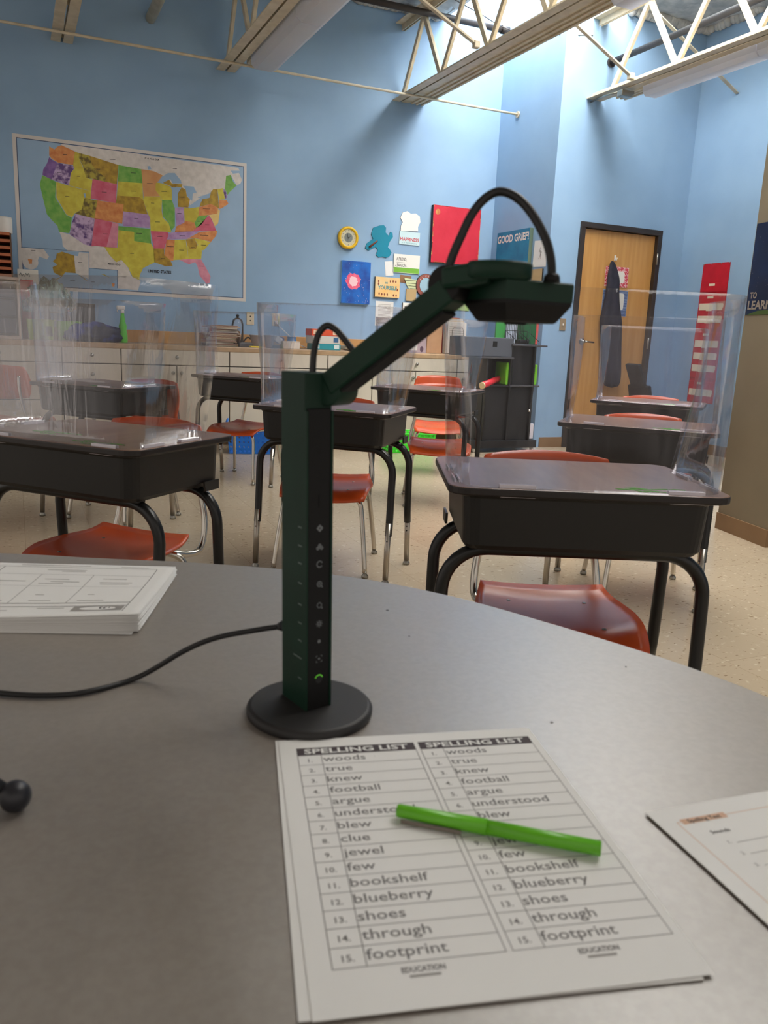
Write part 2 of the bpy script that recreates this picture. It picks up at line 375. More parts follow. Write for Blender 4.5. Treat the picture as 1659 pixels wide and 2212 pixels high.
# light fixtures
def fixture(x0, x1_, y0, y1_, label, lens_from=None):
    t = thing('ceiling_light', label, 'ceiling light', ((x0+x1_)/2, (y0+y1_)/2, 3.25), group='strip lights on the roof joists')
    hw = (x1_-x0)/2; hl = (y1_-y0)/2
    ch = MB().box((0,0,.028),(2*hw,2*hl,.05), bev=.006)
    for s in (-.62,0,.62): ch.box((s*hw,0,-.002),(.022,2*hl,.016), bev=.004)
    ch.build('channel', 'joist_paint', t)
    if lens_from is not None:
        ly1 = lens_from-t.location.y; ly0 = -hl
        k = 0; y = ly1
        while y > ly0+.2:
            y2 = max(ly0, y-1.22)
            pr = [V((-hw-.01,y,.03)), V((-hw-.002,y,-.045)), V((-hw+.03,y,-.075)), V((hw,y,-.075)), V((hw+.045,y,-.045)), V((hw+.06,y,.03))]
            MB().prism(pr, (0,y2-y+.012,0)).build('lens', 'lens_plastic', t); y = y2
    return t
fixture(1.935, 2.115, 2.0, 7.45, 'ceiling strip light with a white wraparound lens on the second joist from left', lens_from=7.28)
fixture(3.615, 3.79, 2.0, YB-.01, 'bare grooved cream ceiling strip light beside the middle joist', lens_from=4.72)
f4 = fixture(5.125, 5.27, 2.0, 6.5, 'ceiling strip light with a white lens beside the rightmost joist', lens_from=6.12)
q = at(1350, 203, Z=3.2)
o = MB().box((q.x, q.y, 3.2), (.12,.07,.05), bev=.006).tube([(q.x-.05,q.y,3.21),(q.x-.05,q.y+.2,3.228),(q.x-.03,YD-.01,3.228)], .009).box((q.x+.07,q.y,3.215),(.03,.05,.03), bev=.005).build('junction_box', 'satin_steel')
tag(o, 'grey metal junction box hanging under the rightmost roof joist', 'junction box')
# rods and pipes
o = MB().tube([(-1.5,7.395,3.226),(XJ-.004,7.395,3.226)], .011, n=10).lathe([(.03,0),(.03,.012)], M=Matrix.Translation(V((XJ-.013,7.395,3.226))) @ Matrix.Rotation(math.pi/2,4,'Y')).build('tie_rod', 'joist_paint')
tag(o, 'thin long cream rod running under the joists along the blue wall', 'rod')
o = MB().tube([(1.179,2.0,3.555),(1.179,YB-.004,3.555)], .042, n=16).build('vent_pipe', 'joist_paint'); tag(o, 'short fat cream pipe end against wall between the two left joists', 'pipe')
o = MB().tube([(5.188,1.5,3.597),(5.188,YD-.004,3.597)], .028, n=14).lathe([(.045,0),(.045,.012)], M=Matrix.Translation(V((5.188,YD-.014,3.597))) @ Matrix.Rotation(-math.pi/2,4,'X')).build('black_pipe', 'pipe_black'); tag(o, 'black pipe running from the wall above the door under the ceiling', 'pipe', 'black pipes under the ceiling')
o = MB().tube([(2.6,7.2,3.86),(4.28,7.18,3.86)], .028, n=14).tube([(4.28,7.18,3.86),(4.36,7.18,3.86)], .036, n=14).build('black_pipe', 'pipe_black'); tag(o, 'black pipe crossing just below the skylight beside the back wall', 'pipe', 'black pipes under the ceiling')
o = MB().tube([(3.5,6.9,3.93),(3.9,6.95,3.86),(4.35,7.0,3.80),(4.9,6.6,3.75)], .004, n=6, smooth_path=6).build('loose_wire', 'pipe_black'); tag(o, 'thin sagging wire under the skylight', 'wire')
# ================================================================== CABINETS, COUNTER
YF = 7.11; ZT = .87
mb = MB().box(((-1.6+4.36)/2, (YF-.02+YB-.006)/2, ZT-.022), (5.96, YB-YF+.014, .044), bev=.006)
o = mb.build('countertop', 'counter_laminate'); tag(o, 'long tan laminate countertop along the blue back wall', 'countertop')
o = MB().box(((-1.6+4.36)/2, YB-.014, ZT+.055), (5.96, .02, .108), bev=.003).build('backsplash', 'splash_wood', bpy.data.objects['countertop'])
units = [(-.573,.341,'ddd','at the far left below the books'), (.341,.798,'ddd','under the blue bag'), (.798,1.707,'Dw','under the magazine pile'), (1.707,2.622,'Dw','under the white box'), (2.622,3.075,'Ds','behind the scanner arm'), (3.075,3.985,'Dw','below the tall brown box'), (3.985,4.345,'Ds','at the right end, beside the black shelf')]
for (a, c_, kind, where) in units:
    t = thing('base_cabinet', ('narrow ' if c_-a < .6 else 'wide ')+'cream base cabinet '+where, 'cabinet', ((a+c_)/2, (YF+YB)/2, 0), group='cream base cabinets under the countertop')
    W = c_-a; yf = YF-(YF+YB)/2
    MB().box((0,-.005,.47),(W-.001, YB-YF-.08,.745)).build('body', 'seam_dark', t)
    MB().box((0,.03,.05),(W-.002,YB-YF-.14,.098)).build('toe_kick', 'base_rubber', t)
    def front(x0, x1_, z0, z1, nm, kx):
        p = MB().box(((x0+x1_)/2, yf-.006, (z0+z1)/2), (x1_-x0-.008, .019, z1-z0-.008), bev=.003).build(nm, 'cabinet_laminate', t)
        MB().lathe([(.006,0),(.006,.012),(.015,.018),(.016,.024),(.010,.031),(0.001,.033)], n=14, M=Matrix.Translation(V((kx, yf-.015, z1-.062 if nm=='door' else (z0+z1)/2))) @ Matrix.Rotation(math.pi/2,4,'X')).build('knob', 'satin_steel', p)
    h = W/2
    if kind == 'ddd':
        for z0, z1 in ((.70,.84),(.53,.70),(.40,.53),(.10,.40)): front(-h,h,z0,z1,'drawer',0)
    else:
        front(-h,h,.70,.84,'drawer',0)
        if kind == 'Dw': front(-h,0,.10,.70,'door',-.035); front(0,h,.10,.70,'door',.035)
        else: front(-h,h,.10,.70,'door',h-.04 if a < 3 else -h+.07)

# ================================================================== STUDENT DESKS, SHIELDS, CHAIRS
W_, D_ = .61, .457
def make_desk():
    t = thing('student_desk', 'desk', 'desk')
    mb = MB(); pts = rrect(-W_/2, W_/2, 0, D_, .045)
    mb.prism([(x,y,.718) for x,y in pts], (0,0,-.018), mi=0, mside=1)
    top = mb.build('desktop', ['desk_laminate','desk_edge'], t, recalc=True)
    bv = top.modifiers.new('edge', 'BEVEL'); bv.width = .004; bv.segments = 2; bv.limit_method = 'ANGLE'
    mb = MB()     # tapered metal book box, open towards the pupil
    x0, x1, y0, y1 = -.27, .27, .03, .43
    def ring(ins, z): return [(x,y,z) for x,y in rrect(x0+ins, x1-ins, y0+ins, y1-.005, .035)]
    R = [ring(-.006,.699), ring(0,.69), ring(.006,.585), ring(.014,.574)]
    vv = [[mb.bm.verts.new(p) for p in r] for r in R]
    n = len(vv[0])
    for i in range(len(vv)-1):
        for k in range(n):
            f = mb.bm.faces.new((vv[i][k], vv[i][(k+1)%n], vv[i+1][(k+1)%n], vv[i+1][k])); f.smooth = False
    mb.bm.faces.new(vv[0]); mb.bm.faces.new(list(reversed(vv[-1])))
    mb.build('book_box', 'black_enamel', t, recalc=True)
    for s, y in ((1,.10),(-1,.36)):
        fr = MB(); P = [(-.30,y-.012*s,.25)]
        for k in range(9):
            a = math.pi*(1-k/16); P.append((-.20+.10*math.cos(a), y, .463+.10*math.sin(a)))
        for k in range(9):
            a = math.pi/2*(1-k/8); P.append((.20+.10*math.cos(a), y, .463+.10*math.sin(a)))
        P.append((.30,y-.012*s,.25)); P = [(-.30,y-.02*s,.205)]+P+[(.30,y-.02*s,.205)]
        fr.tube(P, .0155, n=14)
        for sx in (-.22,.22): fr.box((sx, y, .572), (.05,.03,.016), bev=.003)
        fr.build('frame', 'black_tube', t)
        if s == 1:
            for sx in (-1,1): MB().prism([(sx*.272,.33,.59),(sx*.272,.40,.59),(sx*.272,.40,.562),(sx*.272,.335,.562)],(.006*sx,0,0)).build('bracket','black_enamel',t,recalc=True)
        for sx in (-1,1):
            lg = MB().tube([(sx*.30,y-.02*s,.26),(sx*.30,y-.036*s,.02)], .0125, n=12)
            for zz in (.185,.165): lg.lathe([(.0035,0),(.0035,.0135)], M=Matrix.Translation(V((sx*.30,y-.024*s,zz))) @ Matrix.Rotation(math.pi/2,4,'X'), mi=1, n=8)
            lo = lg.build('leg', ['silver_tube','black_plastic'], t)
            MB().lathe([(.011,0),(.016,.003),(.015,.012),(.008,.018),(.007,.03)], c=(sx*.30,y-.037*s,0), n=14).build('glide', 'satin_steel', lo)
    return t
def make_shield(flare=.045, hgt=.415):
    t = thing('desk_shield', 'shield', 'desk shield')
    z0 = .0195; mb = MB(); th = .0022
    hw = W_/2-.022; yb = .33; yf = .018; r = .05
    prof = [(-hw, yb)]+[(-hw+r-r*math.cos(a), yf+r-r*math.sin(a)) for a in [math.pi/2*k/7 for k in range(8)]]+[(hw-r+r*math.sin(a), yf+r-r*math.cos(a)) for a in [math.pi/2*k/7 for k in range(8)]]+[(hw, yb)]
    # densify the straight runs so the sheet can bow
    dens = []
    for i in range(len(prof)-1):
        a, b2 = V((*prof[i],0)), V((*prof[i+1],0)); n = 6 if (b2-a).length > .1 else 1
        for k in range(n): dens.append(a.lerp(b2,k/n))
    dens.append(V((*prof[-1],0))); M_ = len(dens)-1; NV = 8
    def fn(u, v):
        i = round((u+1)/2*M_); p = dens[i]; h = (v+1)/2
        side = abs(p.x)/hw
        x = p.x*(1+flare/hw*h*max(0,min(1,(p.y-yf)/.12))) ; y = p.y-.006*math.sin(h*math.pi)*(1-side)
        x += .006*math.sin(p.y*17+h*4)*(1 if side > .95 else 0)
        return V((x, y, z0+hgt*h))
    # the sheet as a closed thin shell
    P = [[fn(-1+2*i/M_, -1+2*j/NV) for j in range(NV+1)] for i in range(M_+1)]
    nr = []
    for i in range(M_+1):
        a = dens[max(i-1,0)]; b2 = dens[min(i+1,M_)]; d = (b2-a).normalized(); nr.append(V((d.y,-d.x,0)))
    A = [[mb.bm.verts.new(P[i][j]) for j in range(NV+1)] for i in range(M_+1)]; B = [[mb.bm.verts.new(P[i][j]-nr[i]*th) for j in range(NV+1)] for i in range(M_+1)]
    def q(*v):
        f = mb.bm.faces.new(v); f.smooth = True
    for i in range(M_):
        for j in range(NV): q(A[i][j],A[i+1][j],A[i+1][j+1],A[i][j+1]); q(B[i][j+1],B[i+1][j+1],B[i+1][j],B[i][j])
        q(A[i+1][0],A[i][0],B[i][0],B[i+1][0]); q(A[i][NV],A[i+1][NV],B[i+1][NV],B[i][NV])
    for j in range(NV): q(A[0][j],A[0][j+1],B[0][j+1],B[0][j]); q(A[M_][j+1],A[M_][j],B[M_][j],B[M_][j+1])
    mb.build('panel', 'clear_sheet', t)
    def clip(x, y, rz):
        c = MB(); R = Matrix.Translation(V((x,y,0))) @ Matrix.Rotation(rz,4,'Z')
        for (cx_, cy_, cz_, sx_, sy_, sz_) in ((0,0,.002,.075,.03,.003),(0,-.005,.0145,.078,.003,.024),(0,.005,.0145,.078,.003,.024)):
            c.box(None,(sx_,sy_,sz_), M=R @ Matrix.Translation(V((cx_,cy_,cz_))), bev=.0007, seg=1)
        c.build('clip', 'clear_clip', t)
    clip(-.16, yf, 0); clip(.20, yf, 0)
    for s in (-1,1): clip(s*hw, .10, math.pi/2); clip(s*hw, .25, math.pi/2)
    return t
def make_chair():
    t = thing('student_chair', 'chair', 'chair')
    zs = .37
    def seat(u, v):
        x = u*math.sqrt(1-.16*v*v)*.2*(1-.10*max(0,v)); y = v*math.sqrt(1-.16*u*u)*.195
        z = zs - .016*(1-u*u)*(1-.5*v*v) + .004*u*u
        if v < -.35: z -= .036*((-.35-v)/.65)**2
        if v > .6: z += .016*((v-.6)/.4)**2
        return V((x,y,z))
    s = MB().shell(lambda u,v: seat(u,v), 16, 16, (0,0,-.009))
    s.build('seat', 'orange_shell', t)
    for (x,y) in ((-.10,-.09),(.10,-.09),(-.10,.10),(.10,.10)): MB().lathe([(.006,0),(.005,.002),(.001,.003)], c=(x,y,seat(x/.2,y/.195).z), n=10).build('rivet', 'satin_steel', t)
    def back(u, v):
        w_ = .197*(1-.06*max(0,v)); x = u*math.sqrt(1-.2*v*v)*w_; z = .622+v*math.sqrt(1-.2*u*u)*.112
        y = .262 - .045*(u*u) + .022*v + .012*max(0,-v)
        return V((x,y,z))
    bk = MB().shell(lambda u,v: back(u,v), 14, 10, (0,.008,0)); bk.build('backrest', 'orange_shell', t)
    fr = MB()
    for sx in (-1,1):
        fr.tube([(sx*.135,.262,.665),(sx*.138,.268,.60),(sx*.150,.268,.50),(sx*.168,.262,.41),(sx*.172,.235,.335),(sx*.155,.19,.322),(sx*.125,.12,.338),(sx*.11,.02,.345),(sx*.105,-.08,.345)], .0105, smooth_path=5, n=10)
    fr.tube([(-.11,-.05,.342),(.11,-.05,.342)], .009).tube([(-.12,.10,.339),(.12,.10,.339)], .009)
    fr.build('back_frame', 'chrome', t)
    for sx in (-1,1):
        for sy in (-1,1):
            lg = MB().tube([(sx*.07,sy*.085,.338),(sx*.12,sy*.12,.338),(sx*.158,sy*.145,.318),(sx*.172,sy*.155,.27),(sx*.19,sy*.185,.12),(sx*.20,sy*.20,.02)], .0105, smooth_path=5, n=10)
            l = lg.build('leg', 'chrome', t)
            MB().lathe([(.011,0),(.015,.003),(.014,.012),(.008,.017),(.007,.03)], c=(sx*.201,sy*.202,0), n=12).build('glide', 'satin_steel', l)
    return t
desk0, shield0, chair0 = make_desk(), make_shield(), make_chair()
shieldS = make_shield(flare=-.012)
used = set()
def place(proto, x, y, z, a, label, group, ds=1):
    if proto.name in used: o = copy_tree(proto)
    else: o = proto; used.add(proto.name)
    o.location = (x,y,z); o.rotation_euler = (0,0,math.radians(a)); o['label'] = label; o['group'] = group
    return o
# (front mid x, y, angle, where, chair: along, back, turn)
DESKS = [
 (1.095,1.330,-23.6,'nearest on the right','R', (.0,.245,0), shield0, 1),
 (.045,2.256,-47.5,'nearest on the left','L', (-.03,.27,2), shield0, 1),
 (1.105,3.0975,-41.2,'behind the green scanner post','C', (-.045,.27,12), shield0, 1),
 (2.156,4.338,-48.5,'second from the counter, behind the scanner arm','D', (.07,.28,24), shield0, 1),
 (2.158,2.420,-45.2,'second of the right row, in front of the door','E', (.07,.27,18), shieldS, 1),
 (3.166,3.503,-48.5,'farthest of the right row, nearest the door','F', (.07,.27,22), shieldS, 1),
 (.2425,4.320,-48.4,'second of the left row, before the drawers','G', (.06,.29,-3), shield0, 1),
 (1.260,5.300,-46.2,'far left-middle, right before the cabinets','H', (-.04,.27,0), shield0, 1)]
DG = 'dark-topped student desks facing the camera'
for (x,y,a,wh,k,(cx_,cy_,ct),sp_,sh) in DESKS:
    ar = math.radians(a); ex = V((math.cos(ar),math.sin(ar),0)); ey = V((-math.sin(ar),math.cos(ar),0))
    dsk = place(desk0, x, y, 0, a, 'black desk with brown top, '+wh, DG)
    place(sp_, x, y, .699, a, 'clear plastic shield on the desk '+wh, 'clear shields standing on the desks')
    p = V((x,y,0))+ex*cx_+ey*cy_
    place(chair0, p.x, p.y, 0, a+ct, 'orange chair under the desk '+wh, 'orange plastic student chairs')
    if k in 'LR':
        s = MB(); random.seed(5)
        for i in range(9):
            q0 = V((random.uniform(-.06,.06), random.uniform(-.02,.02), .0))
            s.tube([q0, q0+V((random.uniform(.01,.03),random.uniform(-.01,.01),0)), q0+V((random.uniform(.03,.05),random.uniform(-.015,.015),0))], .0012, n=5)
        o = s.build('green_marks', mat('green_ink',(96,176,70),.6), dsk, label='green scribbled name marks'); o.location = (-.10 if k=='L' else .12, .13 if k=='L' else .05, .7185)
p = at(918, 960, Z=.37)
place(chair0, 2.95, 5.50, 0, -24, 'orange chair standing alone behind the desk nearest the black shelf', 'orange plastic student chairs')
place(chair0, .0, 6.12, 0, 155, 'orange chair at the left edge turned with its back to the room', 'orange plastic student chairs')

# ================================================================== TEACHER TABLE AND WHAT LIES ON IT
TZ = CAM_H-.329
mat('table_laminate', (144,137,129), .37, c2=(136,128,120), scale=160, detail=3, spec=1.0, coat=1.0, bump=.04, bscale=300)
t = thing('round_table', 'large curved grey-beige laminate table filling the foreground', 'table', (.1,.5,0))
edge = [(-.95,.95),(-.8,1.16),(-.5,1.31),(-.25,1.315),(-.034,1.244),(.087,1.185),(.208,1.128),(.325,1.060),(.43,.975),(.514,.865),(.574,.745),(.62,.638),(.643,.566),(.656,.49),(.65,.35),(.60,.15),(.45,-.02),(.2,-.08),(-.3,-.08),(-.7,.1),(-.95,.5)]
def closed(P, k=6):
    out = []; n = len(P); P = [V((*p,0)) for p in P]
    for i in range(n):
        a,b2,c2_,d2 = P[i-1],P[i],P[(i+1)%n],P[(i+2)%n]
        for j in range(k):
            s = j/k; out.append(.5*((2*b2)+(c2_-a)*s+(2*a-5*b2+4*c2_-d2)*s*s+(3*b2-a-3*c2_+d2)*s**3))
    return out
ring = [(p.x-.1,p.y-.5,TZ) for p in closed(edge)]
MB().prism(ring, (0,0,-.03), mi=0, mside=1).build('tabletop', ['table_laminate', mat('table_band',(60,56,54),.5)], t, recalc=True)
for (x,y) in ((-.55,.45),(.28,.28),(.30,-.35),(-.55,-.35)):
    lg = MB().tube([(x,y,TZ-.03),(x,y,.02)], .02, n=14).build('leg', 'black_tube', t); MB().lathe([(.018,0),(.022,.004),(.012,.02)], c=(x,y,0), n=14).build('glide', 'satin_steel', lg)
# a few marks on the laminate
s = MB()
for (px,py,r) in ((837,1318,.002),(884,1374,.0012),(1192,1560,.0014),(1352,1440,.001)):
    q = at(px,py,Z=TZ+.0003); s.lathe([(r,0),(r,.0003)], c=(q.x-.1,q.y-.5,TZ+.0001), n=8)
s.build('specks', mat('fleck',(96,92,90),.6), t)

# ---- spelling list sheets
mat('header_ink', (66,56,60), .7)
def page_frame(TL, TR, BR, BL, wd, ht):
    c = (TL+TR+BR+BL)/4; xd = ((TR-TL)+(BR-BL)).normalized(); yd = V((-xd.y,xd.x,0)); 
    return c, xd, yd
q = [at(*p, Z=TZ+.001) for p in ((600,1603),(1137,1577),(1543,2103),(680,2212))]
cc, xd, yd = page_frame(*q, .216, .279)
words_ = ['woods','true','knew','football','argue','understood','blew','clue','jewel','few','bookshelf','blueberry','shoes','through','footprint']
W2, H2 = .216, .279
def sheet(mb, c, xd, yd, w2, h2, z, th=.0004, curl=0):
    def fn(u,v):
        p = c+xd*(u*w2/2)+yd*(v*h2/2); 
        return V((p.x,p.y,z+curl*max(0,u+v-1.2)**2))
    mb.shell(fn, 10, 10, (0,0,-th))
    for f in mb.bm.faces: f.smooth = False
def rect(mb, fr, x0, x1, y0, y1, z, mi):
    c,xd,yd = fr; P = [c+xd*x+yd*y for x,y in ((x0,y0),(x1,y0),(x1,y1),(x0,y1))]
    mb.face([V((p.x,p.y,z)) for p in P], mi)
z = TZ+.0022
s = MB(); sheet(s, V((cc.x,cc.y,0)), xd, yd, W2, H2, z)
fr = (V((cc.x,cc.y,0)), xd, yd)
e = .00012
for col in (0,1):
    cx0 = -.0945 if col == 0 else .0055; cw = .0965; ytop = .125; hh = .0115; rh = .01478
    rect(s, fr, cx0, cx0+cw, ytop-hh, ytop, z+e, 1)
    o_ = fr[0]+xd*(cx0+cw/2)+yd*(ytop-hh+.0022); s.text('SPELLING LIST', V((o_.x,o_.y,z+2*e)), xd, yd, .0102, mi=0, bold=.025, fit=cw*.88, align='C')
    lw = .0005
    yb_ = ytop-hh-15*rh
    for x in (cx0, cx0+cw-lw, cx0+.0185): rect(s, fr, x, x+lw, yb_, ytop-hh, z+e, 2)
    for i in range(16): rect(s, fr, cx0, cx0+cw, ytop-hh-i*rh-lw, ytop-hh-i*rh, z+e, 2)
    for i, wd in enumerate(words_):
        yy = ytop-hh-(i+1)*rh+.0042
        o_ = fr[0]+xd*(cx0+.0095)+yd*yy; s.text('%d.' % (i+1), V((o_.x,o_.y,z+e)), xd, yd, .0068, mi=2, align='C', bold=.012)
        o_ = fr[0]+xd*(cx0+.0195)+yd*yy; s.text(wd, V((o_.x,o_.y,z+e)), xd, yd, .0112, mi=2, sx=1.12, bold=.006)
    o_ = fr[0]+xd*(cx0+cw/2)+yd*(yb_-.0075); s.text('EDUCATION', V((o_.x,o_.y,z+e)), xd, yd, .0052, mi=2, bold=.03, fit=.024, align='C')
    o_ = fr[0]+xd*(cx0+cw/2)+yd*(yb_-.0115); rect(s, fr, cx0+cw/2-.0085, cx0+cw/2+.0085, yb_-.0112, yb_-.0095, z+e, 3)
rect(s, fr, -.038+.004, -.0332, .1062, .1066, z+e, 1)
o = s.build('spelling_list', ['paper','header_ink','ink_soft','paper_gray']); tag(o, 'printed white SPELLING LIST sheet with two word columns, under the green marker', 'sheet of paper', 'spelling list sheets')
s = MB(); c2_ = fr[0]-xd*.0045+yd*.0; a_ = math.radians(-.9); xd2 = V((xd.x*math.cos(a_)-xd.y*math.sin(a_), xd.x*math.sin(a_)+xd.y*math.cos(a_),0)); yd2 = V((-xd2.y,xd2.x,0))
sheet(s, c2_, xd2, yd2, W2, H2, TZ+.0014); o = s.build('spelling_list', ['paper']); tag(o, 'white sheet peeking out at the left under the printed spelling list', 'sheet of paper', 'spelling list sheets')
# ---- sheet on the right
A = at(1392,1757,Z=TZ+.001); B_ = at(1659,1711,Z=TZ+.001); xd3 = (B_-A).normalized(); yd3 = V((-xd3.y,xd3.x,0)); c3 = A+xd3*.108-yd3*.1395; c3.z = 0
s = MB(); z3 = TZ+.0022; sheet(s, c3, xd3, yd3, W2, H2, z3); fr3 = (c3,xd3,yd3)
mat('peach_ink', (214,176,150), .8)
for (x0,x1,y0,y1) in ((-.094,.094,.1215,.1221),(-.094,-.0934,-.125,.1221),(.0934,.094,-.125,.1221)): rect(s, fr3, x0,x1,y0,y1,z3+e,1)
rect(s, fr3, -.09,-.052,.1185,.1245,z3+1.5*e,1)
def t3(tx, x, y, sz, mi=2, **k):
    o_ = c3+xd3*x+yd3*y; s.text(tx, V((o_.x,o_.y,z3+2*e)), xd3, yd3, sz, mi=mi, **k)
t3('Spelling Test', -.085,.1195,.0055, bold=.02); t3('Sounds', -.078,.104,.0055)
for i in range(5):
    t3('%d.' % (i+1), -.074, .092-.0125*i, .0045, mi=3); rect(s, fr3, -.068,-.01,.092-.0125*i-.0004,.092-.0125*i,z3+e,3)
t3('Words', -.078, .034, .0055)
for i in range(8):
    t3('%d.' % (i+1), -.074, .022-.0125*i, .0045, mi=3); rect(s, fr3, -.068,-.01,.022-.0125*i-.0004,.022-.0125*i,z3+e,3)
o = s.build('spelling_test', ['paper','peach_ink','ink','ink_soft']); tag(o, 'white spelling test sheet with a peach border at the right edge', 'sheet of paper')
# ---- worksheet stack at the left
TL_, TR_, BR_ = at(0,1213,Z=TZ+.014), at(380,1222,Z=TZ+.014), at(296,1352,Z=TZ+.008)
xs_ = (TR_-TL_); xs_.z = 0; xs_.normalize(); ys_ = V((-xs_.y,xs_.x,0)); cs = TR_-xs_*.1395-ys_*.108; cs.z = 0
def stack_sheet(mb, z0, th, mi, dx=0, dy=0, n=20):
    def fn(u,v):
        p = cs+xs_*(u*.1395+dx)+ys_*(v*.108+dy); cor = max(0,(u-v)/2-.1)
        return V((p.x,p.y,z0*(1+.9*cor**1.6)+TZ))
    mb.shell(fn, n, n, (0,0,-th), mi=mi)
s = MB(); random.seed(11)
for k in range(12):
    stack_sheet(s, .0016+.0009*k, .00082, 0, dx=random.uniform(-.0015,.0015), dy=random.uniform(-.001,.001), n=10)
o = s.build('worksheet_pile', ['paper']); tag(o, 'thick pile of white worksheets with a lifted corner, left on table', 'paper pile')
s = MB(); ztop = .0126
stack_sheet(s, ztop, .0004, 0, n=24)
def sp(x, y): 
    u = x/.1395; v = y/.108; cor = max(0,(u-v)/2-.1); p = cs+xs_*x+ys_*y; return V((p.x,p.y,TZ+ztop*(1+.9*cor**1.6)+.0002))
def sl(x0,y0,x1,y1,w_=.0004,mi=1):
    n = 12
    for k in range(n):
        a=(x0+(x1-x0)*k/n, y0+(y1-y0)*k/n); b2=(x0+(x1-x0)*(k+1)/n, y0+(y1-y0)*(k+1)/n)
        if abs(x1-x0) > abs(y1-y0): s.face([sp(a[0],a[1]-w_),sp(b2[0],b2[1]-w_),sp(b2[0],b2[1]+w_),sp(a[0],a[1]+w_)],mi)
        else: s.face([sp(a[0]-w_,a[1]),sp(a[0]+w_,a[1]),sp(b2[0]+w_,b2[1]),sp(b2[0]-w_,b2[1])],mi)
sl(-.125,.092,.118,.092); sl(.118,.092,.118,-.092); sl(-.125,.06,.118,.06,.0003,2); sl(-.125,-.055,.118,-.055,.0007); sl(-.125,-.068,.118,-.068,.0008,2)
sl(.045,.06,.045,-.055,.0003,2); sl(-.02,.06,-.02,-.055,.0003,2); sl(-.078,.092,-.078,-.055,.0004); sl(-.125,.012,.118,.012,.0002,2)
for (x,y,w_) in ((.06,.03,.04),(.062,.024,.035),(.06,.045,.03),(-.01,.04,.03),(0,.03,.035),(-.012,.022,.03),(-.065,.03,.02),(-.05,.03,.02),(.06,.074,.0),(-.02,.08,.05),(0,.074,.03),(.06,-.02,.008),(-.0,-.022,.01),(-.06,-.04,.02),(.055,-.045,.03),(.0,-.045,.025),(-.05,-.045,.02),(-.11,-.075,.09),(-.11,-.082,.1),(0.02,-.075,.03),(-.06,.1,.09),(.07,.098,.035)):
    if w_: sl(x,y,x+w_,y,.0009,3)
s.face([sp(.06,-.0885),sp(.116,-.0885),sp(.116,-.070),sp(.06,-.070)],3)
P = [sp(.088+.02*math.cos(a),-.079+.007*math.sin(a))+V((0,0,.0002)) for a in [2*math.pi*k/20 for k in range(20)]]; s.face(P,0)
o_ = sp(.101,-.0755)+V((0,0,.0004)); s.text('133', o_, -xs_, -ys_, .009, mi=1, bold=.02)
o = s.build('worksheet', ['paper','ink','ink_soft','paper_gray']); tag(o, 'top printed worksheet with boxes, numbered 133, read upside down', 'sheet of paper')
s = MB(); stack_sheet(s, .0006, .0004, 0, dx=-.006, dy=-.006, n=4); o = s.build('loose_sheet', ['paper']); tag(o, 'cream sheet sticking out below the thick worksheet pile', 'sheet of paper')

# ---- green marker
mat('marker_green', (104,190,34), .32, c2=(98,182,30), scale=8)
a = at(858,1750,Z=TZ+.0085); b2 = at(1298,1833,Z=TZ+.0085); d = (b2-a).normalized()
t = thing('marker_pen', 'bright green slim marker lying across the spelling list', 'marker', ((a.x+b2.x)/2,(a.y+b2.y)/2,TZ+.0022))
lc = t.location
def rel(p): return V(p)-V(lc)
MB().tube([rel(a+d*.062),rel(b2)], [.0052,.0050], n=8).build('barrel', 'marker_green', t)
MB().tube([rel(a),rel(a+d*.0012),rel(a+d*.0625)], [.0040,.0046,.0056], n=8).build('cap', 'marker_green', t)
sd = V((d.y,-d.x,0)); MB().bar(rel(a+d*.004+sd*.0060-V((0,0,.004))), rel(a+d*.046+sd*.0060-V((0,0,.004))), .0012, .003, bev=.0004).build('pocket_clip', mat('marker_clip',(120,110,100),.4), t)

# ---- document scanner
mat('scanner_green', (9,48,33), .5, spec=.3, c2=(7,41,27), scale=20, bump=.03, bscale=400)
mat('scanner_black', (9,8,8), .55, spec=.3)
mat('scanner_icon', (120,124,126), .6)
zt = TZ
Nn, Rr, Ll = at(660,1537,Z=zt+.009), at(714,1522,Z=zt+.009), at(613,1500,Z=zt+.009)
ax = (Rr-Nn); ax.z = 0; wF = ax.length; ax.normalize(); bx = V((-ax.y,ax.x,0)); dF = .041
wN = (Nn+V((0,0,.285))-CAMP).dot(FWD); top = at(662,806,w=wN); up_ = (top-Nn); HT = up_.length; up_.normalize()
ctr = Nn+ax*wF/2+bx*dF/2
t = thing('document_scanner', 'dark green overhead document scanner with folding arm on round black base', 'document scanner', (ctr.x,ctr.y,zt))
lc = V(t.location)
bc = at(668.5,1534,Z=zt+.003); 
MB().lathe([(.0535,0),(.0555,.002),(.0555,.006),(.0535,.0085),(.051,.0092)], c=rel(V((bc.x+.001,bc.y+.002,zt))), n=64).build('base_plate', mat('base_black',(34,32,32),.55), t)
def fr_pt(a_, b_, h_): return rel(Nn+ax*a_+bx*b_+up_*h_)
def obox(mb, a0,a1,b0,b1,h0,h1, mi=0, bev=0):
    c_ = fr_pt((a0+a1)/2,(b0+b1)/2,(h0+h1)/2); u2 = up_; a2 = (ax-u2*ax.dot(u2)).normalized(); b3 = u2.cross(a2)
    M = Matrix(((a2.x,b3.x,u2.x,0),(a2.y,b3.y,u2.y,0),(a2.z,b3.z,u2.z,0),(0,0,0,1))); M.translation = c_
    mb.box(None,(a1-a0,b1-b0,h1-h0),M=M,bev=bev,mi=mi); return mb
post = obox(MB(), 0, wF, .002, dF, -.001, HT, bev=.0012)
obox(post, -.0, .0016, -.001, .004, 0, HT-.03, bev=.0004); obox(post, wF-.0022, wF, -.001, .004, 0, HT-.03, bev=.0004)
post = post.build('post', 'scanner_green', t)
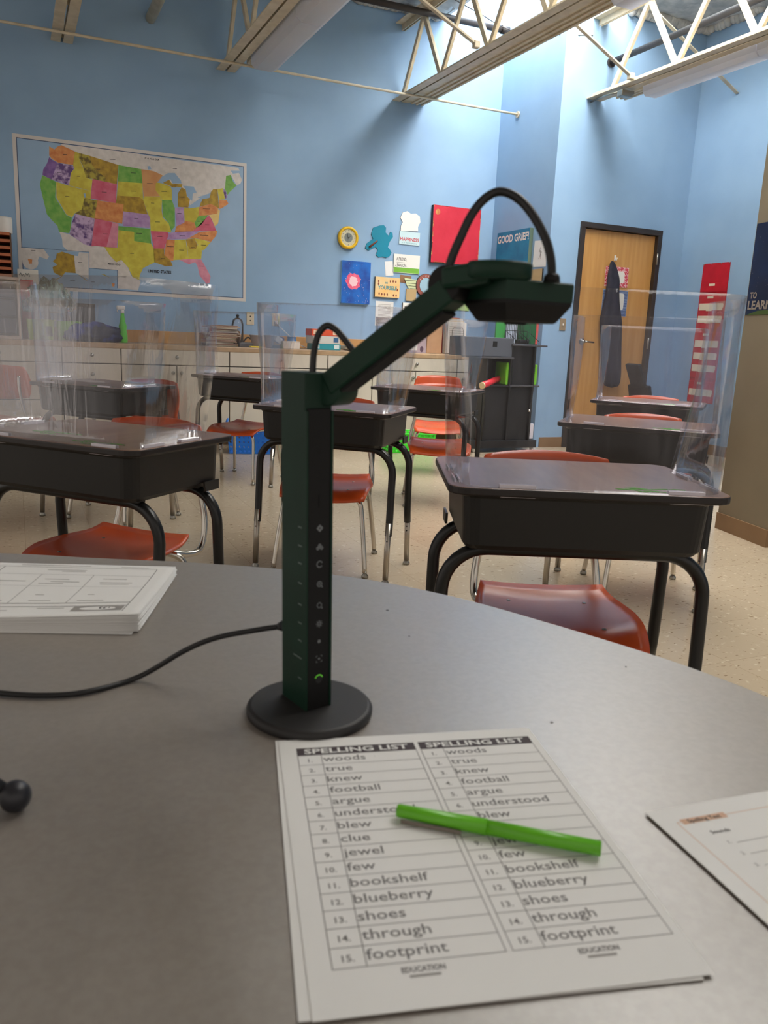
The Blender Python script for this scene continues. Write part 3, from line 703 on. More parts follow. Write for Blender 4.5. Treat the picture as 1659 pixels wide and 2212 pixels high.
fp = obox(MB(), .0018, wF-.0024, -.0006, .0035, 0, HT-.028, bev=.0008); fp = fp.build('button_panel', 'scanner_black', t)
# icons
ic = MB()
def ip(a_, h_): return fr_pt(wF/2+a_, -.0009, h_)
def hgt_at(py):   # height of a button row along the panel
    c_ = [(HT*k/400) for k in range(401)]
    best = min(c_, key=lambda h: abs(1106-FPX*((Nn+ax*wF/2+up_*h-CAMP).dot(UPV))/((Nn+ax*wF/2+up_*h-CAMP).dot(FWD))-py)); return best
def disc(a_, h_, r, r0=0, n=14, a0=0, a1=360, k=0, sides=None, mi=0):
    for i in range(n):
        t0 = math.radians(a0+(a1-a0)*i/n); t1 = math.radians(a0+(a1-a0)*(i+1)/n)
        P = [ip(a_+r*math.cos(t0),h_+r*math.sin(t0)), ip(a_+r*math.cos(t1),h_+r*math.sin(t1))]
        if r0: P += [ip(a_+r0*math.cos(t1),h_+r0*math.sin(t1)), ip(a_+r0*math.cos(t0),h_+r0*math.sin(t0))]
        else: P.append(ip(a_,h_))
        ic.face(P, mi)
r_ = .0030
h_ = hgt_at(1140); disc(0,h_,r_*1.1,.001,4,90,450)
h_ = hgt_at(1180); disc(0,h_+.001,.0016,.0006,10); disc(-.0018,h_-.0012,.0016,.0006,10); disc(.0018,h_-.0012,.0016,.0006,10)
h_ = hgt_at(1219); disc(0,h_,r_,.0022,16,20,330)
h_ = hgt_at(1261); disc(0,h_,.0026,.0018,14); disc(0,h_,.0009,0,8); ic.face([ip(.0015,h_-.0022),ip(.0022,h_-.0016),ip(.0034,h_-.0030),ip(.0028,h_-.0036)])
h_ = hgt_at(1307); disc(0,h_,.0025,.0019,14); ic.face([ip(.0015,h_-.0022),ip(.0022,h_-.0016),ip(.0034,h_-.0030),ip(.0028,h_-.0036)])
h_ = hgt_at(1346)
for k in range(8):
    an = math.pi*k/4; dx_, dy_ = math.cos(an), math.sin(an); ic.face([ip(.0008*dx_-.0004*dy_,h_+.0008*dy_+.0004*dx_),ip(.0033*dx_-.0003*dy_,h_+.0033*dy_+.0003*dx_),ip(.0033*dx_+.0003*dy_,h_+.0033*dy_-.0003*dx_),ip(.0008*dx_+.0004*dy_,h_+.0008*dy_-.0004*dx_)])
h_ = hgt_at(1384); disc(0,h_,.0016,0,12)
h_ = hgt_at(1422); disc(0,h_,.001,0,10)
for sx,sy_ in ((1,1),(1,-1),(-1,1),(-1,-1)):
    ic.face([ip(sx*.003,h_+sy_*.003),ip(sx*.0014,h_+sy_*.003),ip(sx*.0014,h_+sy_*.0026),ip(sx*.003,h_+sy_*.0026)]); ic.face([ip(sx*.003,h_+sy_*.003),ip(sx*.003,h_+sy_*.0014),ip(sx*.0026,h_+sy_*.0014),ip(sx*.0026,h_+sy_*.003)])
ic.build('icons', 'scanner_icon', fp)
h_ = hgt_at(1466)
ic = MB(); disc(0,h_,.0042,.0034,16,20,160); ic.build('power_light', mat('power_green',(96,190,50),.5,emit=.35), fp)
ic = MB(); disc(0,h_-.0005,.0033,0,18); ic.build('power_button', 'black_plastic', fp)
ic = MB()
for py in (1140,1180,1219,1261,1307,1346,1384,1422,1466):      # short captions beside the buttons
    h_ = hgt_at(py); l_ = .006 if py != 1422 else .014
    P = [rel(Nn+ax*-.0004+bx*b_+up_*(h_+z_)) for b_, z_ in ((.006,-.0005),(.006+l_,-.0005),(.006+l_,.0007),(.006,.0007))]; ic.face(P)
ic.build('captions', mat('caption_gray',(104,118,112),.6), post)
ic = MB(); obox(ic, wF/2-.001, wF/2+.001, -.0010,.0, hgt_at(1097), hgt_at(1068)); obox(ic, wF/2-.001, wF/2+.0012, -.0010,.0, hgt_at(977), hgt_at(973)); ic.build('slot', mat('void_black',(4,4,4),.8), fp)
# arm
P0, P1 = at(728,826,w=.655), at(982,627,w=.585)
dv = (P1-P0).normalized(); view = (P0-CAMP).normalized(); side = dv.cross(V((0,0,1))).normalized()
MB().bar(rel(P0-dv*.004), rel(P1), .024, .0195, bev=.002).build('arm', 'scanner_green', t)
dn = side.cross(dv)*(-1); dn = dn if dn.z < 0 else -dn
MB().bar(rel(P0+dv*.006+dn*.0105), rel(P1-dv*.012+dn*.0105), .019, .004).build('arm_channel', 'void_black', t)
Mx = lambda p, ax_: Matrix.Translation(rel(p)) @ ax_.to_track_quat('Z','Y').to_matrix().to_4x4()
hp = at(727,842,w=.66)
MB().lathe([(.0118,-.014),(.0128,-.0125),(.0128,.0125),(.0118,.014)], n=32, M=Mx(hp, side)).build('lower_hinge', 'scanner_green', t)
hp2 = at(975,617,w=.587)
MB().lathe([(.0125,-.0125),(.0135,-.011),(.0135,.011),(.0125,.0125)], n=32, M=Mx(hp2, side)).build('upper_hinge', 'scanner_black', t)
# link above the head and the head itself
K = at(1095,600,w=.545); crr = V((math.cos(yaw),-math.sin(yaw),0)); cff = V((math.sin(yaw),math.cos(yaw),0))
e1 = (crr*.048+cff*.026).normalized(); e2 = V((-e1.y,e1.x,0)); S1 = .059; S2 = .052
hc = K+e1*S1/2+e2*S2/2
lk = at(1078,590,w=.565)
lb = MB(); lb.lathe([(.021,-.005),(.023,-.003),(.023,.0055),(.0215,.007)], c=rel(V((lk.x,lk.y,K.z+.0045))), n=36)
lb.bar(rel(V((hp2.x,hp2.y,hp2.z+.004))), rel(V((lk.x,lk.y,K.z+.0045))), .034, .015, bev=.003)
lb.build('swivel_link', 'scanner_green', t)
def hring(ins, z_, r=.004): return [hc-e1*(S1/2-ins)*sx-e2*(S2/2-ins)*sy_+V((0,0,z_)) for sx,sy_ in ((1,1),(-1,1),(-1,-1),(1,-1))]
def frust(mb, rings):
    vv = [[mb.bm.verts.new(rel(p)) for p in rg] for rg in rings]
    for i in range(len(vv)-1):
        for k in range(4): mb.bm.faces.new((vv[i][k],vv[i][(k+1)%4],vv[i+1][(k+1)%4],vv[i+1][k]))
    mb.bm.faces.new(vv[0]); mb.bm.faces.new(list(reversed(vv[-1]))); return mb
hd = frust(MB(), [hring(.001,0),hring(0,-.001),hring(0,-.0135)]).build('camera_head', 'scanner_green', t, recalc=True)
frust(MB(), [hring(.0005,-.0135),hring(.0005,-.016),hring(.0075,-.0275),hring(.009,-.0285)]).build('lens_housing', 'scanner_black', hd, recalc=True)
MB().lathe([(.008,0),(.008,.0015)], c=rel(hc+V((0,0,-.0298))), n=20).build('lens', 'void_black', hd)
# cables
def cable(pts, name, r=.0030):
    MB().tube([rel(at(x,y,w=w_)) for x,y,w_ in pts], r, n=12, smooth_path=8).build(name, 'black_plastic', t)
cable([(675,830,.655),(676,790,.655),(679,755,.655),(688,722,.654),(705,704,.653),(724,711,.652),(744,733,.651),(768,765,.65)], 'short_cable', .0028)
cable([(966,596,.585),(975,560,.583),(994,515,.58),(1020,462,.576),(1050,427,.573),(1082,414,.57),(1118,428,.567),(1150,463,.564),(1178,515,.561),(1190,560,.559),(1192,604,.557)], 'long_cable', .0032)
kk = at(1192,603,w=.557); MB().lathe([(.006,0),(.0055,.004),(.004,.006)], c=rel(V((kk.x,kk.y,K.z-.001))), n=16).build('cable_socket', 'scanner_black', t)
# power cord
pts = [at(x,y,Z=TZ+.0032) for x,y in ((-260,1440),(-120,1478),(0,1497),(100,1502),(190,1494))]+[at(x,y,w=w_) for x,y,w_ in ((300,1462,.762),(400,1405,.757),(470,1377,.752),(560,1360,.742),(600,1354,.738))]
o = MB().tube(pts, .0026, n=10, smooth_path=8).tube([pts[-1],at(612,1352,w=.736)], [.003,.0055], n=10).build('scanner_cable', 'black_plastic'); tag(o, 'black power cord curving from the scanner post to the left edge', 'cord')
# small tripod with ball feet, mostly out of frame
b0 = at(34,1741,w=.553); 
t = thing('tabletop_tripod', 'black tripod foot with a ball tip at the left edge of the table', 'tripod', (b0.x-.1,b0.y+.02,TZ))
lc = V(t.location); hub = V((b0.x-.1,b0.y+.045,TZ+.075))
rb = .0108
for k,(fx,fy) in enumerate(((b0.x,b0.y),(b0.x-.17,b0.y+.12),(b0.x-.16,b0.y-.05))):
    ft = V((fx,fy,TZ+rb)); l = MB().tube([rel(ft),rel(ft.lerp(hub,.3)),rel(hub)], [.0045,.006,.0075], n=12).build('leg', 'black_plastic', t)
    MB().lathe([(rb*math.sin(math.pi*i/12), -rb*math.cos(math.pi*i/12)) for i in range(13)], c=rel(ft), n=20).build('ball_foot', mat('ball_rubber',(34,34,40),.4), l)
MB().lathe([(.012,-.012),(.014,0),(.012,.02),(.007,.03),(.007,.05)], c=rel(hub), n=18).build('hub', 'black_plastic', t)
# ================================================================== ON THE BACK WALL
def V1(x,y): return (20+x*.16275, 280+y*.16275)
def V2(x,y): return (280+x*.16275, 320+y*.16275)
def V3(x,y): return (20+x*.16275, 450+y*.16275)
def V4(x,y): return (280+x*.16275, 470+y*.16275)
WY = YB-.0005
mat('map_sheet', (214,208,204), .45); mat('map_sea', (146,176,206), .4, c2=(152,182,212), scale=5); mat('map_land', (222,216,212), .45, c2=(206,200,196), scale=22, detail=6)
mat('map_line', (52,76,112), .6); mat('map_text', (30,34,44), .6)
mat('map_yellow', (214,204,74), .45, c2=(196,178,58), scale=16, detail=6)
mat('map_gold', (190,156,44), .45, c2=(150,118,36), scale=22, detail=6)
mat('map_olive', (176,160,56), .45, c2=(104,88,36), scale=26, detail=6, lo=.42, hi=.6)
mat('map_green', (98,164,66), .45, c2=(134,184,86), scale=18, detail=6)
mat('map_purple', (166,128,182), .45, c2=(192,160,204), scale=18, detail=6)
mat('map_mauve', (198,172,208), .45, c2=(96,66,126), scale=24, detail=6, lo=.45, hi=.62)
mat('map_deep_purple', (112,78,146), .45, c2=(140,104,170), scale=22, detail=6)
mat('map_pink', (204,82,110), .45, c2=(214,112,136), scale=14, detail=6)
mat('map_rose', (222,150,170), .45, c2=(206,128,152), scale=18, detail=6)
mat('map_orange', (224,156,92), .45, c2=(204,120,64), scale=22, detail=6)
mat('map_tan', (206,146,92), .45, c2=(214,160,104), scale=14, detail=6)
mat('map_cream', (232,206,130), .45, c2=(224,190,120), scale=14)
MM = ['map_sheet','map_sea','map_land','map_line','map_text','map_yellow','map_gold','map_olive','map_green','map_purple','map_mauve','map_deep_purple','map_pink','map_rose','map_orange','map_tan','map_cream']
mi_ = {n: i for i, n in enumerate(MM)}
s = MB(); tl = at(25.5,285.5,Y=WY); brp = at(530.8,651.5,Y=WY); x0,x1,z1,z0 = tl.x,brp.x,at(300,323,Y=WY).z,brp.z
s.box(((x0+x1)/2, WY-.0012,(z0+z1)/2),(x1-x0,.0018,z1-z0))
def mp_(pts, m_, lay): s.face([at(x,y,Y=WY-.0022-.0004*lay) for x,y in pts], mi_[m_])
def R_(xa,xb,za,zb,m_,lay): yy = WY-.0022-.0004*lay; s.face([V((xa,yy,za)),V((xb,yy,za)),V((xb,yy,zb)),V((xa,yy,zb))], mi_[m_])
ia = at(36,294,Y=WY); ib = at(523.8,643,Y=WY); xi0,xi1,zi1,zi0 = ia.x,ib.x,z1-.034,ib.z
R_(xi0-.006,xi1+.006,zi0-.006,zi1+.006,'map_line',0); R_(xi0,xi1,zi0,zi1,'map_sea',.5)
tb = [at(x,y,Y=WY) for x,y in (V1(680,190),)]
cl = [V1(690,192),V1(1200,250),V1(1650,310),V2(300,108),V2(600,148),V2(900,188),V2(1200,228),V2(1440,262),V2(1460,300),V2(1400,300),V2(1340,300),V2(1370,340),V2(1450,330),V2(1490,420),V2(1470,470),V2(1420,495),V2(1340,355),V2(1280,370),V2(1265,540),V2(1165,545),V2(1110,545),V2(1060,600),V2(960,650),V2(900,690),V2(800,760),V2(780,690),V2(690,520),V2(560,480),V2(430,370),V2(155,280),V2(-147,224),V1(925,310),V1(690,215)]
cl = [(x, max(y, at(x,y,Y=WY).z and y)) for x,y in cl]
s.face([V((p.x, WY-.0022-.0004, min(p.z, zi1))) for p in [at(x,y,Y=WY) for x,y in cl]], mi_['map_land'])
mex = [V3(665,310),V3(795,345),V3(1000,480),V3(1150,500),V3(1260,510),V3(1330,620),V3(1420,715),V3(1480,680),V3(1560,750),V3(1620,900),V3(1745,965),V3(1710,1090),V3(1435,1062),V3(1435,820),V3(1060,790),V3(1060,580),V3(780,570),V3(710,500),V3(700,400)]
mp_(mex,'map_land',1)
ST = [('map_orange',[V1(530,222),V1(600,262),V1(640,225),V1(690,205),V1(872,290),V1(850,470),V1(740,455),V1(640,435),V1(560,385),V1(530,345)]),
('map_mauve',[V1(640,440),V1(740,460),V1(850,480),V1(860,520),V1(820,570),V1(795,740),V1(560,660)]),
('map_deep_purple',[V1(530,365),V1(560,395),V1(640,440),V1(560,665),V1(440,600),V1(450,530),V1(500,450)]),
('map_green',[V1(440,605),V1(620,690),V1(610,900),V1(760,1140),V1(830,1165),V1(820,1290),V1(795,1375),V1(660,1355),V1(640,1275),V1(560,1195),V1(500,1125),V1(470,1000),V1(440,880),V1(405,720)]),
('map_yellow',[V1(622,692),V1(795,745),V1(925,780),V1(870,1110),V1(835,1165),V1(760,1130),V1(625,900)]),
('map_olive',[V1(1000,900),V1(1080,925),V1(1170,940),V1(1130,1180),V1(870,1115),V1(960,1060)]),
('map_yellow',[V1(925,780),V1(1085,815),V1(1080,925),V1(1000,900),V1(960,1060),V1(870,1112)]),
('map_yellow',[V1(872,290),V1(925,310),V1(920,370),V1(975,490),V1(1000,560),V1(1020,640),V1(1105,660),V1(1085,815),V1(795,742),V1(820,570),V1(865,520),V1(845,470)]),
('map_olive',[V1(925,310),V1(1060,345),V1(1100,470),V1(1180,560),V1(1280,640),V1(1270,690),V1(1105,655),V1(1020,640),V1(975,480),V1(920,370)]),
('map_gold',[V1(1060,345),V1(1450,470),V1(1430,725),V1(1270,690),V1(1280,640),V1(1180,560),V1(1100,470)]),
('map_pink',[V1(1105,655),V1(1430,725),V1(1415,975),V1(1080,915)]),
('map_orange',[V1(1170,937),V1(1415,975),V1(1520,990),V1(1500,1250),V1(1130,1180)]),
('map_mauve',[V3(880,75),V3(1130,135),V3(1090,505),V3(1000,480),V3(800,345),V3(835,180)]),
('map_pink',[V3(1135,130),V3(1370,185),V3(1290,515),V3(1150,500),V3(1090,505)]),('map_rose',[V3(1370,185),V3(1450,205),V3(1430,525),V3(1290,515)]),
('map_green',[V2(-147,224),V2(155,280),V2(170,465),V2(-155,440)]),
('map_yellow',[V2(-155,440),V2(170,465),V2(180,690),V2(130,650),V2(-170,630)]),
('map_gold',[V2(-170,630),V2(130,650),V2(180,690),V2(240,880),V2(-85,838),V2(-82,745),V2(-182,730)]),
('map_purple',[V2(-85,838),V2(240,880),V2(275,930),V2(270,1060),V2(-90,1034)]),
('map_tan',[V2(155,280),V2(240,290),V2(330,310),V2(440,362),V2(380,440),V2(345,470),V2(345,560),V2(405,640),V2(185,640),V2(170,465)]),
('map_yellow',[V2(180,690),V2(185,640),V2(405,642),V2(430,700),V2(425,830),V2(235,850)]),
('map_yellow',[V2(235,850),V2(425,830),V2(440,920),V2(520,1000),V2(555,1120),V2(490,1110),V2(280,1102),V2(270,930)]),
('map_yellow',[V2(345,450),V2(440,470),V2(545,510),V2(560,560),V2(560,690),V2(430,690),V2(405,640),V2(345,560)]),
('map_green',[V2(430,690),V2(560,690),V2(600,790),V2(600,1040),V2(550,1095),V2(520,1000),V2(440,900)]),
('map_gold',[V2(440,460),V2(520,410),V2(560,470),V2(700,480),V2(690,520),V2(570,522),V2(545,505)]),
('map_gold',[V2(690,520),V2(745,550),V2(760,640),V2(800,680),V2(780,790),V2(640,780),V2(640,600)]),
('map_purple',[V2(600,790),V2(715,785),V2(725,990),V2(620,1035)]),
('map_yellow',[V2(720,788),V2(800,800),V2(920,780),V2(915,905),V2(860,990),V2(730,960)]),
('map_orange',[V2(620,1038),V2(725,990),V2(730,960),V2(860,990),V2(885,1060),V2(830,1105),V2(600,1115)]),
('map_purple',[V2(520,1132),V2(600,1112),V2(930,1100),V2(760,1205),V2(500,1212)]),
('map_green',[V2(915,900),V2(1040,890),V2(950,1020),V2(885,1060),V2(862,990)]),
('map_pink',[V2(830,1107),V2(885,1060),V2(1050,890),V2(1090,950),V2(1150,1094)]),
('map_orange',[V2(920,785),V2(1080,740),V2(1175,790),V2(1165,870),V2(1040,890),V2(915,900)]),
('map_gold',[V2(925,780),V2(960,680),V2(1060,660),V2(1080,580),V2(1110,545),V2(1165,545),V2(1190,810),V2(1170,790),V2(1080,740)]),
('map_yellow',[V2(1165,545),V2(1240,530),V2(1265,680),V2(1188,690)]),('map_mauve',[V2(1240,560),V2(1262,540),V2(1300,640),V2(1272,680)]),
('map_orange',[V2(1188,690),V2(1290,690),V2(1312,740),V2(1210,805),V2(1192,805)]),
('map_green',[V2(1265,540),V2(1280,370),V2(1340,355),V2(1375,450),V2(1420,495),V2(1330,580),V2(1300,620)]),
('map_cream',[V2(1170,800),V2(1200,830),V2(1175,1000),V2(1130,1040),V2(1090,940),V2(1050,890),V2(1165,870)]),
('map_orange',[V4(760,285),V4(930,190),V4(1165,172),V4(1150,240),V4(1080,320),V4(950,290),V4(860,270)]),
('map_yellow',[V4(860,275),V4(950,290),V4(1080,325),V4(990,430),V4(945,440)]),
('map_gold',[V4(745,290),V4(860,275),V4(900,360),V4(880,420),V4(800,420),V4(760,350)]),
('map_yellow',[V4(760,350),V4(800,420),V4(880,420),V4(900,360),V4(960,450),V4(950,552),V4(780,550)]),
('map_yellow',[V4(600,295),V4(745,290),V4(780,550),V4(660,560),V4(580,565)]),
('map_orange',[V4(490,290),V4(600,295),V4(580,578),V4(540,570),V4(460,500)]),
('map_pink',[V4(280,180),V4(500,190),V4(520,215),V4(460,412),V4(320,410)]),
('map_gold',[V4(315,410),V4(460,412),V4(460,500),V4(540,565),V4(572,640),V4(480,647),V4(330,592)]),
('map_green',[V4(-150,112),V4(275,150),V4(285,345),V4(150,325),V4(60,310),V4(60,190),V4(-150,165)]),
('map_yellow',[V4(-150,165),V4(60,190),V4(60,310),V4(150,325),V4(285,345),V4(320,410),V4(335,592),V4(180,670),V4(135,760),V4(130,830),V4(40,790),V4(-20,660),V4(-110,560),V4(-177,592),V4(-267,497),V4(-337,387),V4(-160,400)]),
('map_rose',[V4(660,560),V4(780,548),V4(950,558),V4(1000,640),V4(1075,780),V4(1060,870),V4(1020,880),V4(930,770),V4(900,640),V4(870,592),V4(790,620),V4(700,580)]),
('map_gold',[V3(630,600),V3(700,575),V3(860,625),V3(882,860),V3(740,850),V3(700,910),V3(590,850),V3(575,780),V3(640,750),V3(575,700),V3(620,670)]),
('map_land',[V3(925,582),V3(1053,592),V3(1053,940),V3(882,860),V3(862,628),V3(910,635)]),
('map_land',[V3(158,520),V3(460,545),V3(530,640),V3(500,680),V3(400,640),V3(380,690),V3(158,690)]),
('map_orange',[V3(1360,990),V3(1400,1000),V3(1395,1040),V3(1365,1035)]),('map_olive',[V3(1210,870),V3(1270,880),V3(1345,925),V3(1260,890)]),
('map_gold',[V3(900,870),V3(1000,930),V3(1050,975),V3(960,915)]),('map_gold',[V3(570,965),V3(700,900),V3(690,915),V3(600,965)])]
for m_, P in ST: mp_(P, m_, 2)
for P in ([V2(400,442),V2(430,380),V2(510,330),V2(600,330),V2(680,430),V2(690,468),V2(570,468),V2(540,410),V2(440,460)],[V2(570,560),V2(620,512),V2(680,522),V2(635,600),V2(640,770),V2(590,785),V2(572,680)],[V2(710,500),V2(850,510),V2(890,590),V2(840,600),V2(830,700),V2(800,680),V2(760,630),V2(745,550)],[V2(780,770),V2(950,680),V2(960,700),V2(860,790),V2(790,797)],[V2(900,655),V2(1060,600),V2(1060,655),V2(960,668)],[V2(235,240),V2(270,235),V2(290,280),V2(245,285)],[V1(985,850),V1(1010,845),V1(1020,900),V1(1000,905)]): mp_(P,'map_sea',3)
def mline(a, b2, wd=.7, m_='map_line', lay=3.5):
    pa, pb = at(*a,Y=WY-.0022-.0004*lay), at(*b2,Y=WY-.0022-.0004*lay); d_ = (pb-pa).normalized(); n_ = V((-d_.z,0,d_.x))*.0011*wd*2
    s.face([pa-n_,pb-n_,pb+n_,pa+n_], mi_[m_])
mline(V3(155,515),V3(1060,580)); mline(V3(1060,580),V3(1060,960)); mline(V3(1060,795),V3(1435,822)); mline(V3(1435,822),V3(1435,1060))
gc = at(*V3(280,710),Y=WY-.004); s.face([V((gc.x+.062*math.cos(2*math.pi*k/28),WY-.0042,gc.z+.062*math.sin(2*math.pi*k/28))) for k in range(28)], mi_['map_land'])
s.face([at(x,y,Y=WY-.0046) for x,y in (V3(245,670),V3(305,680),V3(300,735),V3(265,735))], mi_['map_orange'])
for (x,y,wd) in [V1(740,330)+(5,),V1(660,570)+(5,),V1(920,620)+(4,),V1(770,885)+(5,),V1(1260,830)+(6,),V1(1180,525)+(5,),V2(50,330)+(6,),V2(50,570)+(6,),V2(270,470)+(7,),V2(460,575)+(7,),V2(305,730)+(4,),V2(690,650)+(7,),V2(1020,805)+(8,),V2(370,980)+(6,),V2(90,935)+(5,),V2(660,865)+(5,),V2(1030,1018)+(5,),V3(960,275)+(5,),V3(1280,340)+(6,),V4(125,210)+(7,),V4(400,252)+(6,),V4(700,240)+(7,),V4(540,385)+(8,),V4(690,432)+(6,),V4(840,398)+(5,),V4(990,235)+(10,),V4(980,365)+(6,),V4(30,475)+(5,),V4(440,545)+(5,),V4(950,645)+(6,),V2(1325,490)+(4,),V2(600,272)+(5,),V3(940,718)+(5,),V3(840,955)+(6,),V3(1110,977)+(5,),V3(320,560)+(5,),V1(1370,395)+(7,),V2(910,970)+(4,)]:
    s.text('states map'[:max(4,int(wd))], at(x-wd*.8,y+1.5,Y=WY-.0046), (1,0,0), (0,0,1), .016, mi=mi_['map_text'], fit=wd*.0068, bold=.01) if False else mline((x-wd*.9,y-.25*wd*.15),(x+wd*.9,y+.25*wd*.15),.9,'map_text',4)
s.text('UNITED STATES', at(319.5,588,Y=WY-.0046), (1,0,0), (0,0,1), .034, mi=mi_['map_text'], fit=.205, bold=.04)
s.text('CANADA', at(312.5,343,Y=WY-.0046), (1,0,0), (0,0,1), .018, mi=mi_['map_text'], fit=.125, bold=.03, space=1.5)
s.text('MEXICO', at(233,571.5,Y=WY-.0046), (1,0,0), (0,0,1), .02, mi=mi_['map_text'], fit=.105, bold=.03, space=1.5)
o = s.build('hanging_map', MM); tag(o, 'large coloured UNITED STATES wall map on the blue wall', 'map')

# ---- pictures: extruded outline standing off the wall
def poster(name, label, cat, pts, th, mats, Y=YB, extra=None, group=None):
    P = [at(x,y,Y=Y-th-.001) for x,y in pts]; s = MB(); s.prism(P, (0,th,0), mi=0, mside=1 if len(mats) > 1 else 0)
    if extra: extra(s, Y-th-.001)
    o = s.build(name, mats, recalc=False); tag(o, label, cat, group); return o
def rectpx(x0,y0,x1,y1,Y=YB,th=.002):
    a_ = at(x0,y0,Y=Y-th); b_ = at(x1,y1,Y=Y-th); return a_, b_
def wface(s, x0,x1,z0,z1,y,mi): s.face([V((x0,y,z0)),V((x1,y,z0)),V((x1,y,z1)),V((x0,y,z1))],mi)
def panel(name, label, cat, x0, x1, z0, z1, th, mats, tilt=0, extra=None, group=None, Y=YB):
    s = MB(); cx_, cz_ = (x0+x1)/2, (z0+z1)/2; w2, h2 = (x1-x0)/2, (z1-z0)/2
    s.box((0,-th/2,0),(2*w2,th,2*h2),bev=min(.002,th/3),mi=1 if len(mats) > 1 else 0)
    s.face([V((-w2,-th-.0003,-h2)),V((w2,-th-.0003,-h2)),V((w2,-th-.0003,h2)),V((-w2,-th-.0003,h2))],0)
    if extra: extra(s, w2, h2, -th-.0008)
    o = s.build(name, mats); o.location = (cx_, Y-.001, cz_); o.rotation_euler = (0, math.radians(tilt), 0); tag(o, label, cat, group); return o
mat('canvas_red', (196,28,54), .6, c2=(206,40,64), scale=5, bump=.3, bscale=60); mat('canvas_gold', (206,150,84), .6, c2=(180,60,50), scale=30)
mat('frame_black', (24,22,26), .5)
def redx(s,w2,h2,y):
    for k in range(16):      # worn gold scuffs along the edges
        random.seed(k); z_ = random.uniform(-h2,h2); l_ = random.uniform(.02,.07); sx = -1 if k%2 else 1
        wface(s, *(sorted((sx*w2, sx*(w2-random.uniform(.003,.012))))), z_, min(h2,z_+l_), y, 2)
        x_ = random.uniform(-w2,w2-.08); sz = -1 if (k//2)%2 else 1
        wface(s, x_, x_+random.uniform(.02,.08), *(sorted((sz*h2, sz*(h2-random.uniform(.003,.01))))), y, 2)
    s.face([V((-w2+.05+.028*math.cos(a),y,h2-.065+.03*math.sin(a))) for a in [2*math.pi*k/9 for k in range(9)]],2)
panel('painted_canvas','big plain red canvas with worn gold edges and black sides','picture',3.932,4.488,1.783,2.342,.045,['canvas_red','frame_black','canvas_gold'],extra=redx)
mat('galaxy_blue', (20,110,204), .5, c2=(28,72,158), scale=9, detail=5)
mat('galaxy_edge', (150,200,230), .5); mat('galaxy_pink', (236,82,120), .5, c2=(244,120,150), scale=30); mat('galaxy_core', (250,206,214), .5)
def gal(s,w2,h2,y):
    def blob(r, yy, mi, j):
        random.seed(j); s.face([V((-.03+r*(1+.12*random.uniform(-1,1))*math.cos(2*math.pi*k/22),yy,.01+r*(1.05+.12*random.uniform(-1,1))*math.sin(2*math.pi*k/22))) for k in range(22)],mi)
    blob(.078,y,2,1); blob(.045,y-.0006,3,2)
    random.seed(9)
    for k in range(40):
        a_, b_ = random.uniform(-w2+.01,w2-.01), random.uniform(-h2+.01,h2-.01); r = random.uniform(.0015,.004)
        s.face([V((a_+r*math.cos(q_),y-.0009,b_+r*math.sin(q_))) for q_ in [2*math.pi*i/6 for i in range(6)]],3)
panel('painted_canvas','blue canvas painted with a glowing pink star cloud','picture',2.964,3.27,1.325,1.73,.035,['galaxy_blue','galaxy_edge','galaxy_pink','galaxy_core'],extra=gal)
# clock
ck = at(752.5,513.5,Y=YB-.03)
t = thing('round_clock','round yellow-rimmed wall clock','clock',(ck.x,YB-.001,ck.z))
Mk = Matrix.Rotation(math.pi/2,4,'X')
MB().lathe([(.098,0),(.106,.012),(.107,.03),(.100,.043),(.088,.046),(.080,.040),(.078,.03),(.0,.03)], n=48, M=Mk).build('rim', mat('clock_yellow',(232,186,24),.35), t)
s = MB(); s.lathe([(.079,.029),(.079,.031)], n=40, M=Mk)
for k in range(12):
    a_ = k*math.pi/6; s.box((.066*math.sin(a_),-.0318,.066*math.cos(a_)),(.004,.001,.012 if k%3==0 else .007),M=Matrix.Translation(V((.066*math.sin(a_),-.0316,.066*math.cos(a_)))) @ Matrix.Rotation(a_,4,'Y'),mi=1)
s.lathe([(.044,.0312),(.044,.0316)], n=28, M=Mk, mi=2)
s.build('dial', [mat('dial_cream',(206,202,176),.5),'ink',mat('dial_gray',(120,128,126),.5)], t)
s = MB(); s.bar((0,-.034,-.006),(.026,-.034,.022),.002,.005,up=V((0,1,0))); s.bar((0,-.035,-.008),(-.02,-.035,.050),.0015,.0035,up=V((0,1,0))); s.lathe([(.004,.032),(.004,.037)],n=10,M=Mk); s.build('hands','frame_black',t)
# teal die-cut plaque with a plain wooden bat (figure left out)
mat('teal_sign', (20,132,160), .4)
PL = [(820,487),(806,492),(802,506),(806,516),(792,526),(789,536),(796,541),(812,533),(816,540),(812,550),(818,556),(826,554),(834,557),(842,553),(846,546),(843,540),(838,534),(842,522),(849,512),(848,503),(843,501),(840,510),(833,502),(834,492),(829,486)]
def plx(s, y):
    s.tube([at(798,534,Y=y-.006),at(808,526,Y=y-.006),at(815,520,Y=y-.006)],[.011,.006],n=10,mi=2)
poster('cutout_plaque','teal cut-out wall plaque with a brown bat, right of the clock','plaque',PL,.008,['teal_sign','frame_black',mat('bat_brown',(110,52,34),.4)],extra=plx)
mat('sign_pale', (196,220,226), .5); mat('sign_white', (232,230,222), .5); mat('text_red', (196,36,50), .5); mat('text_teal', (60,140,150), .5)
def hap(s,w2,h2,y):
    s.text('HAPPINESS', V((0,y,-h2+.036)), (1,0,0),(0,0,1),.046,mi=2,fit=w2*1.82,align='C',bold=.02)
    s.text('is a warm puppy', V((0,y,-h2+.012)), (1,0,0),(0,0,1),.02,mi=3,fit=w2*1.5,align='C')
panel('hanging_sign','pale shaped sign reading HAPPINESS in red','sign',3.583,3.812,1.935,2.06,.006,['sign_pale','frame_black','text_red','text_teal'],extra=hap,tilt=.5)
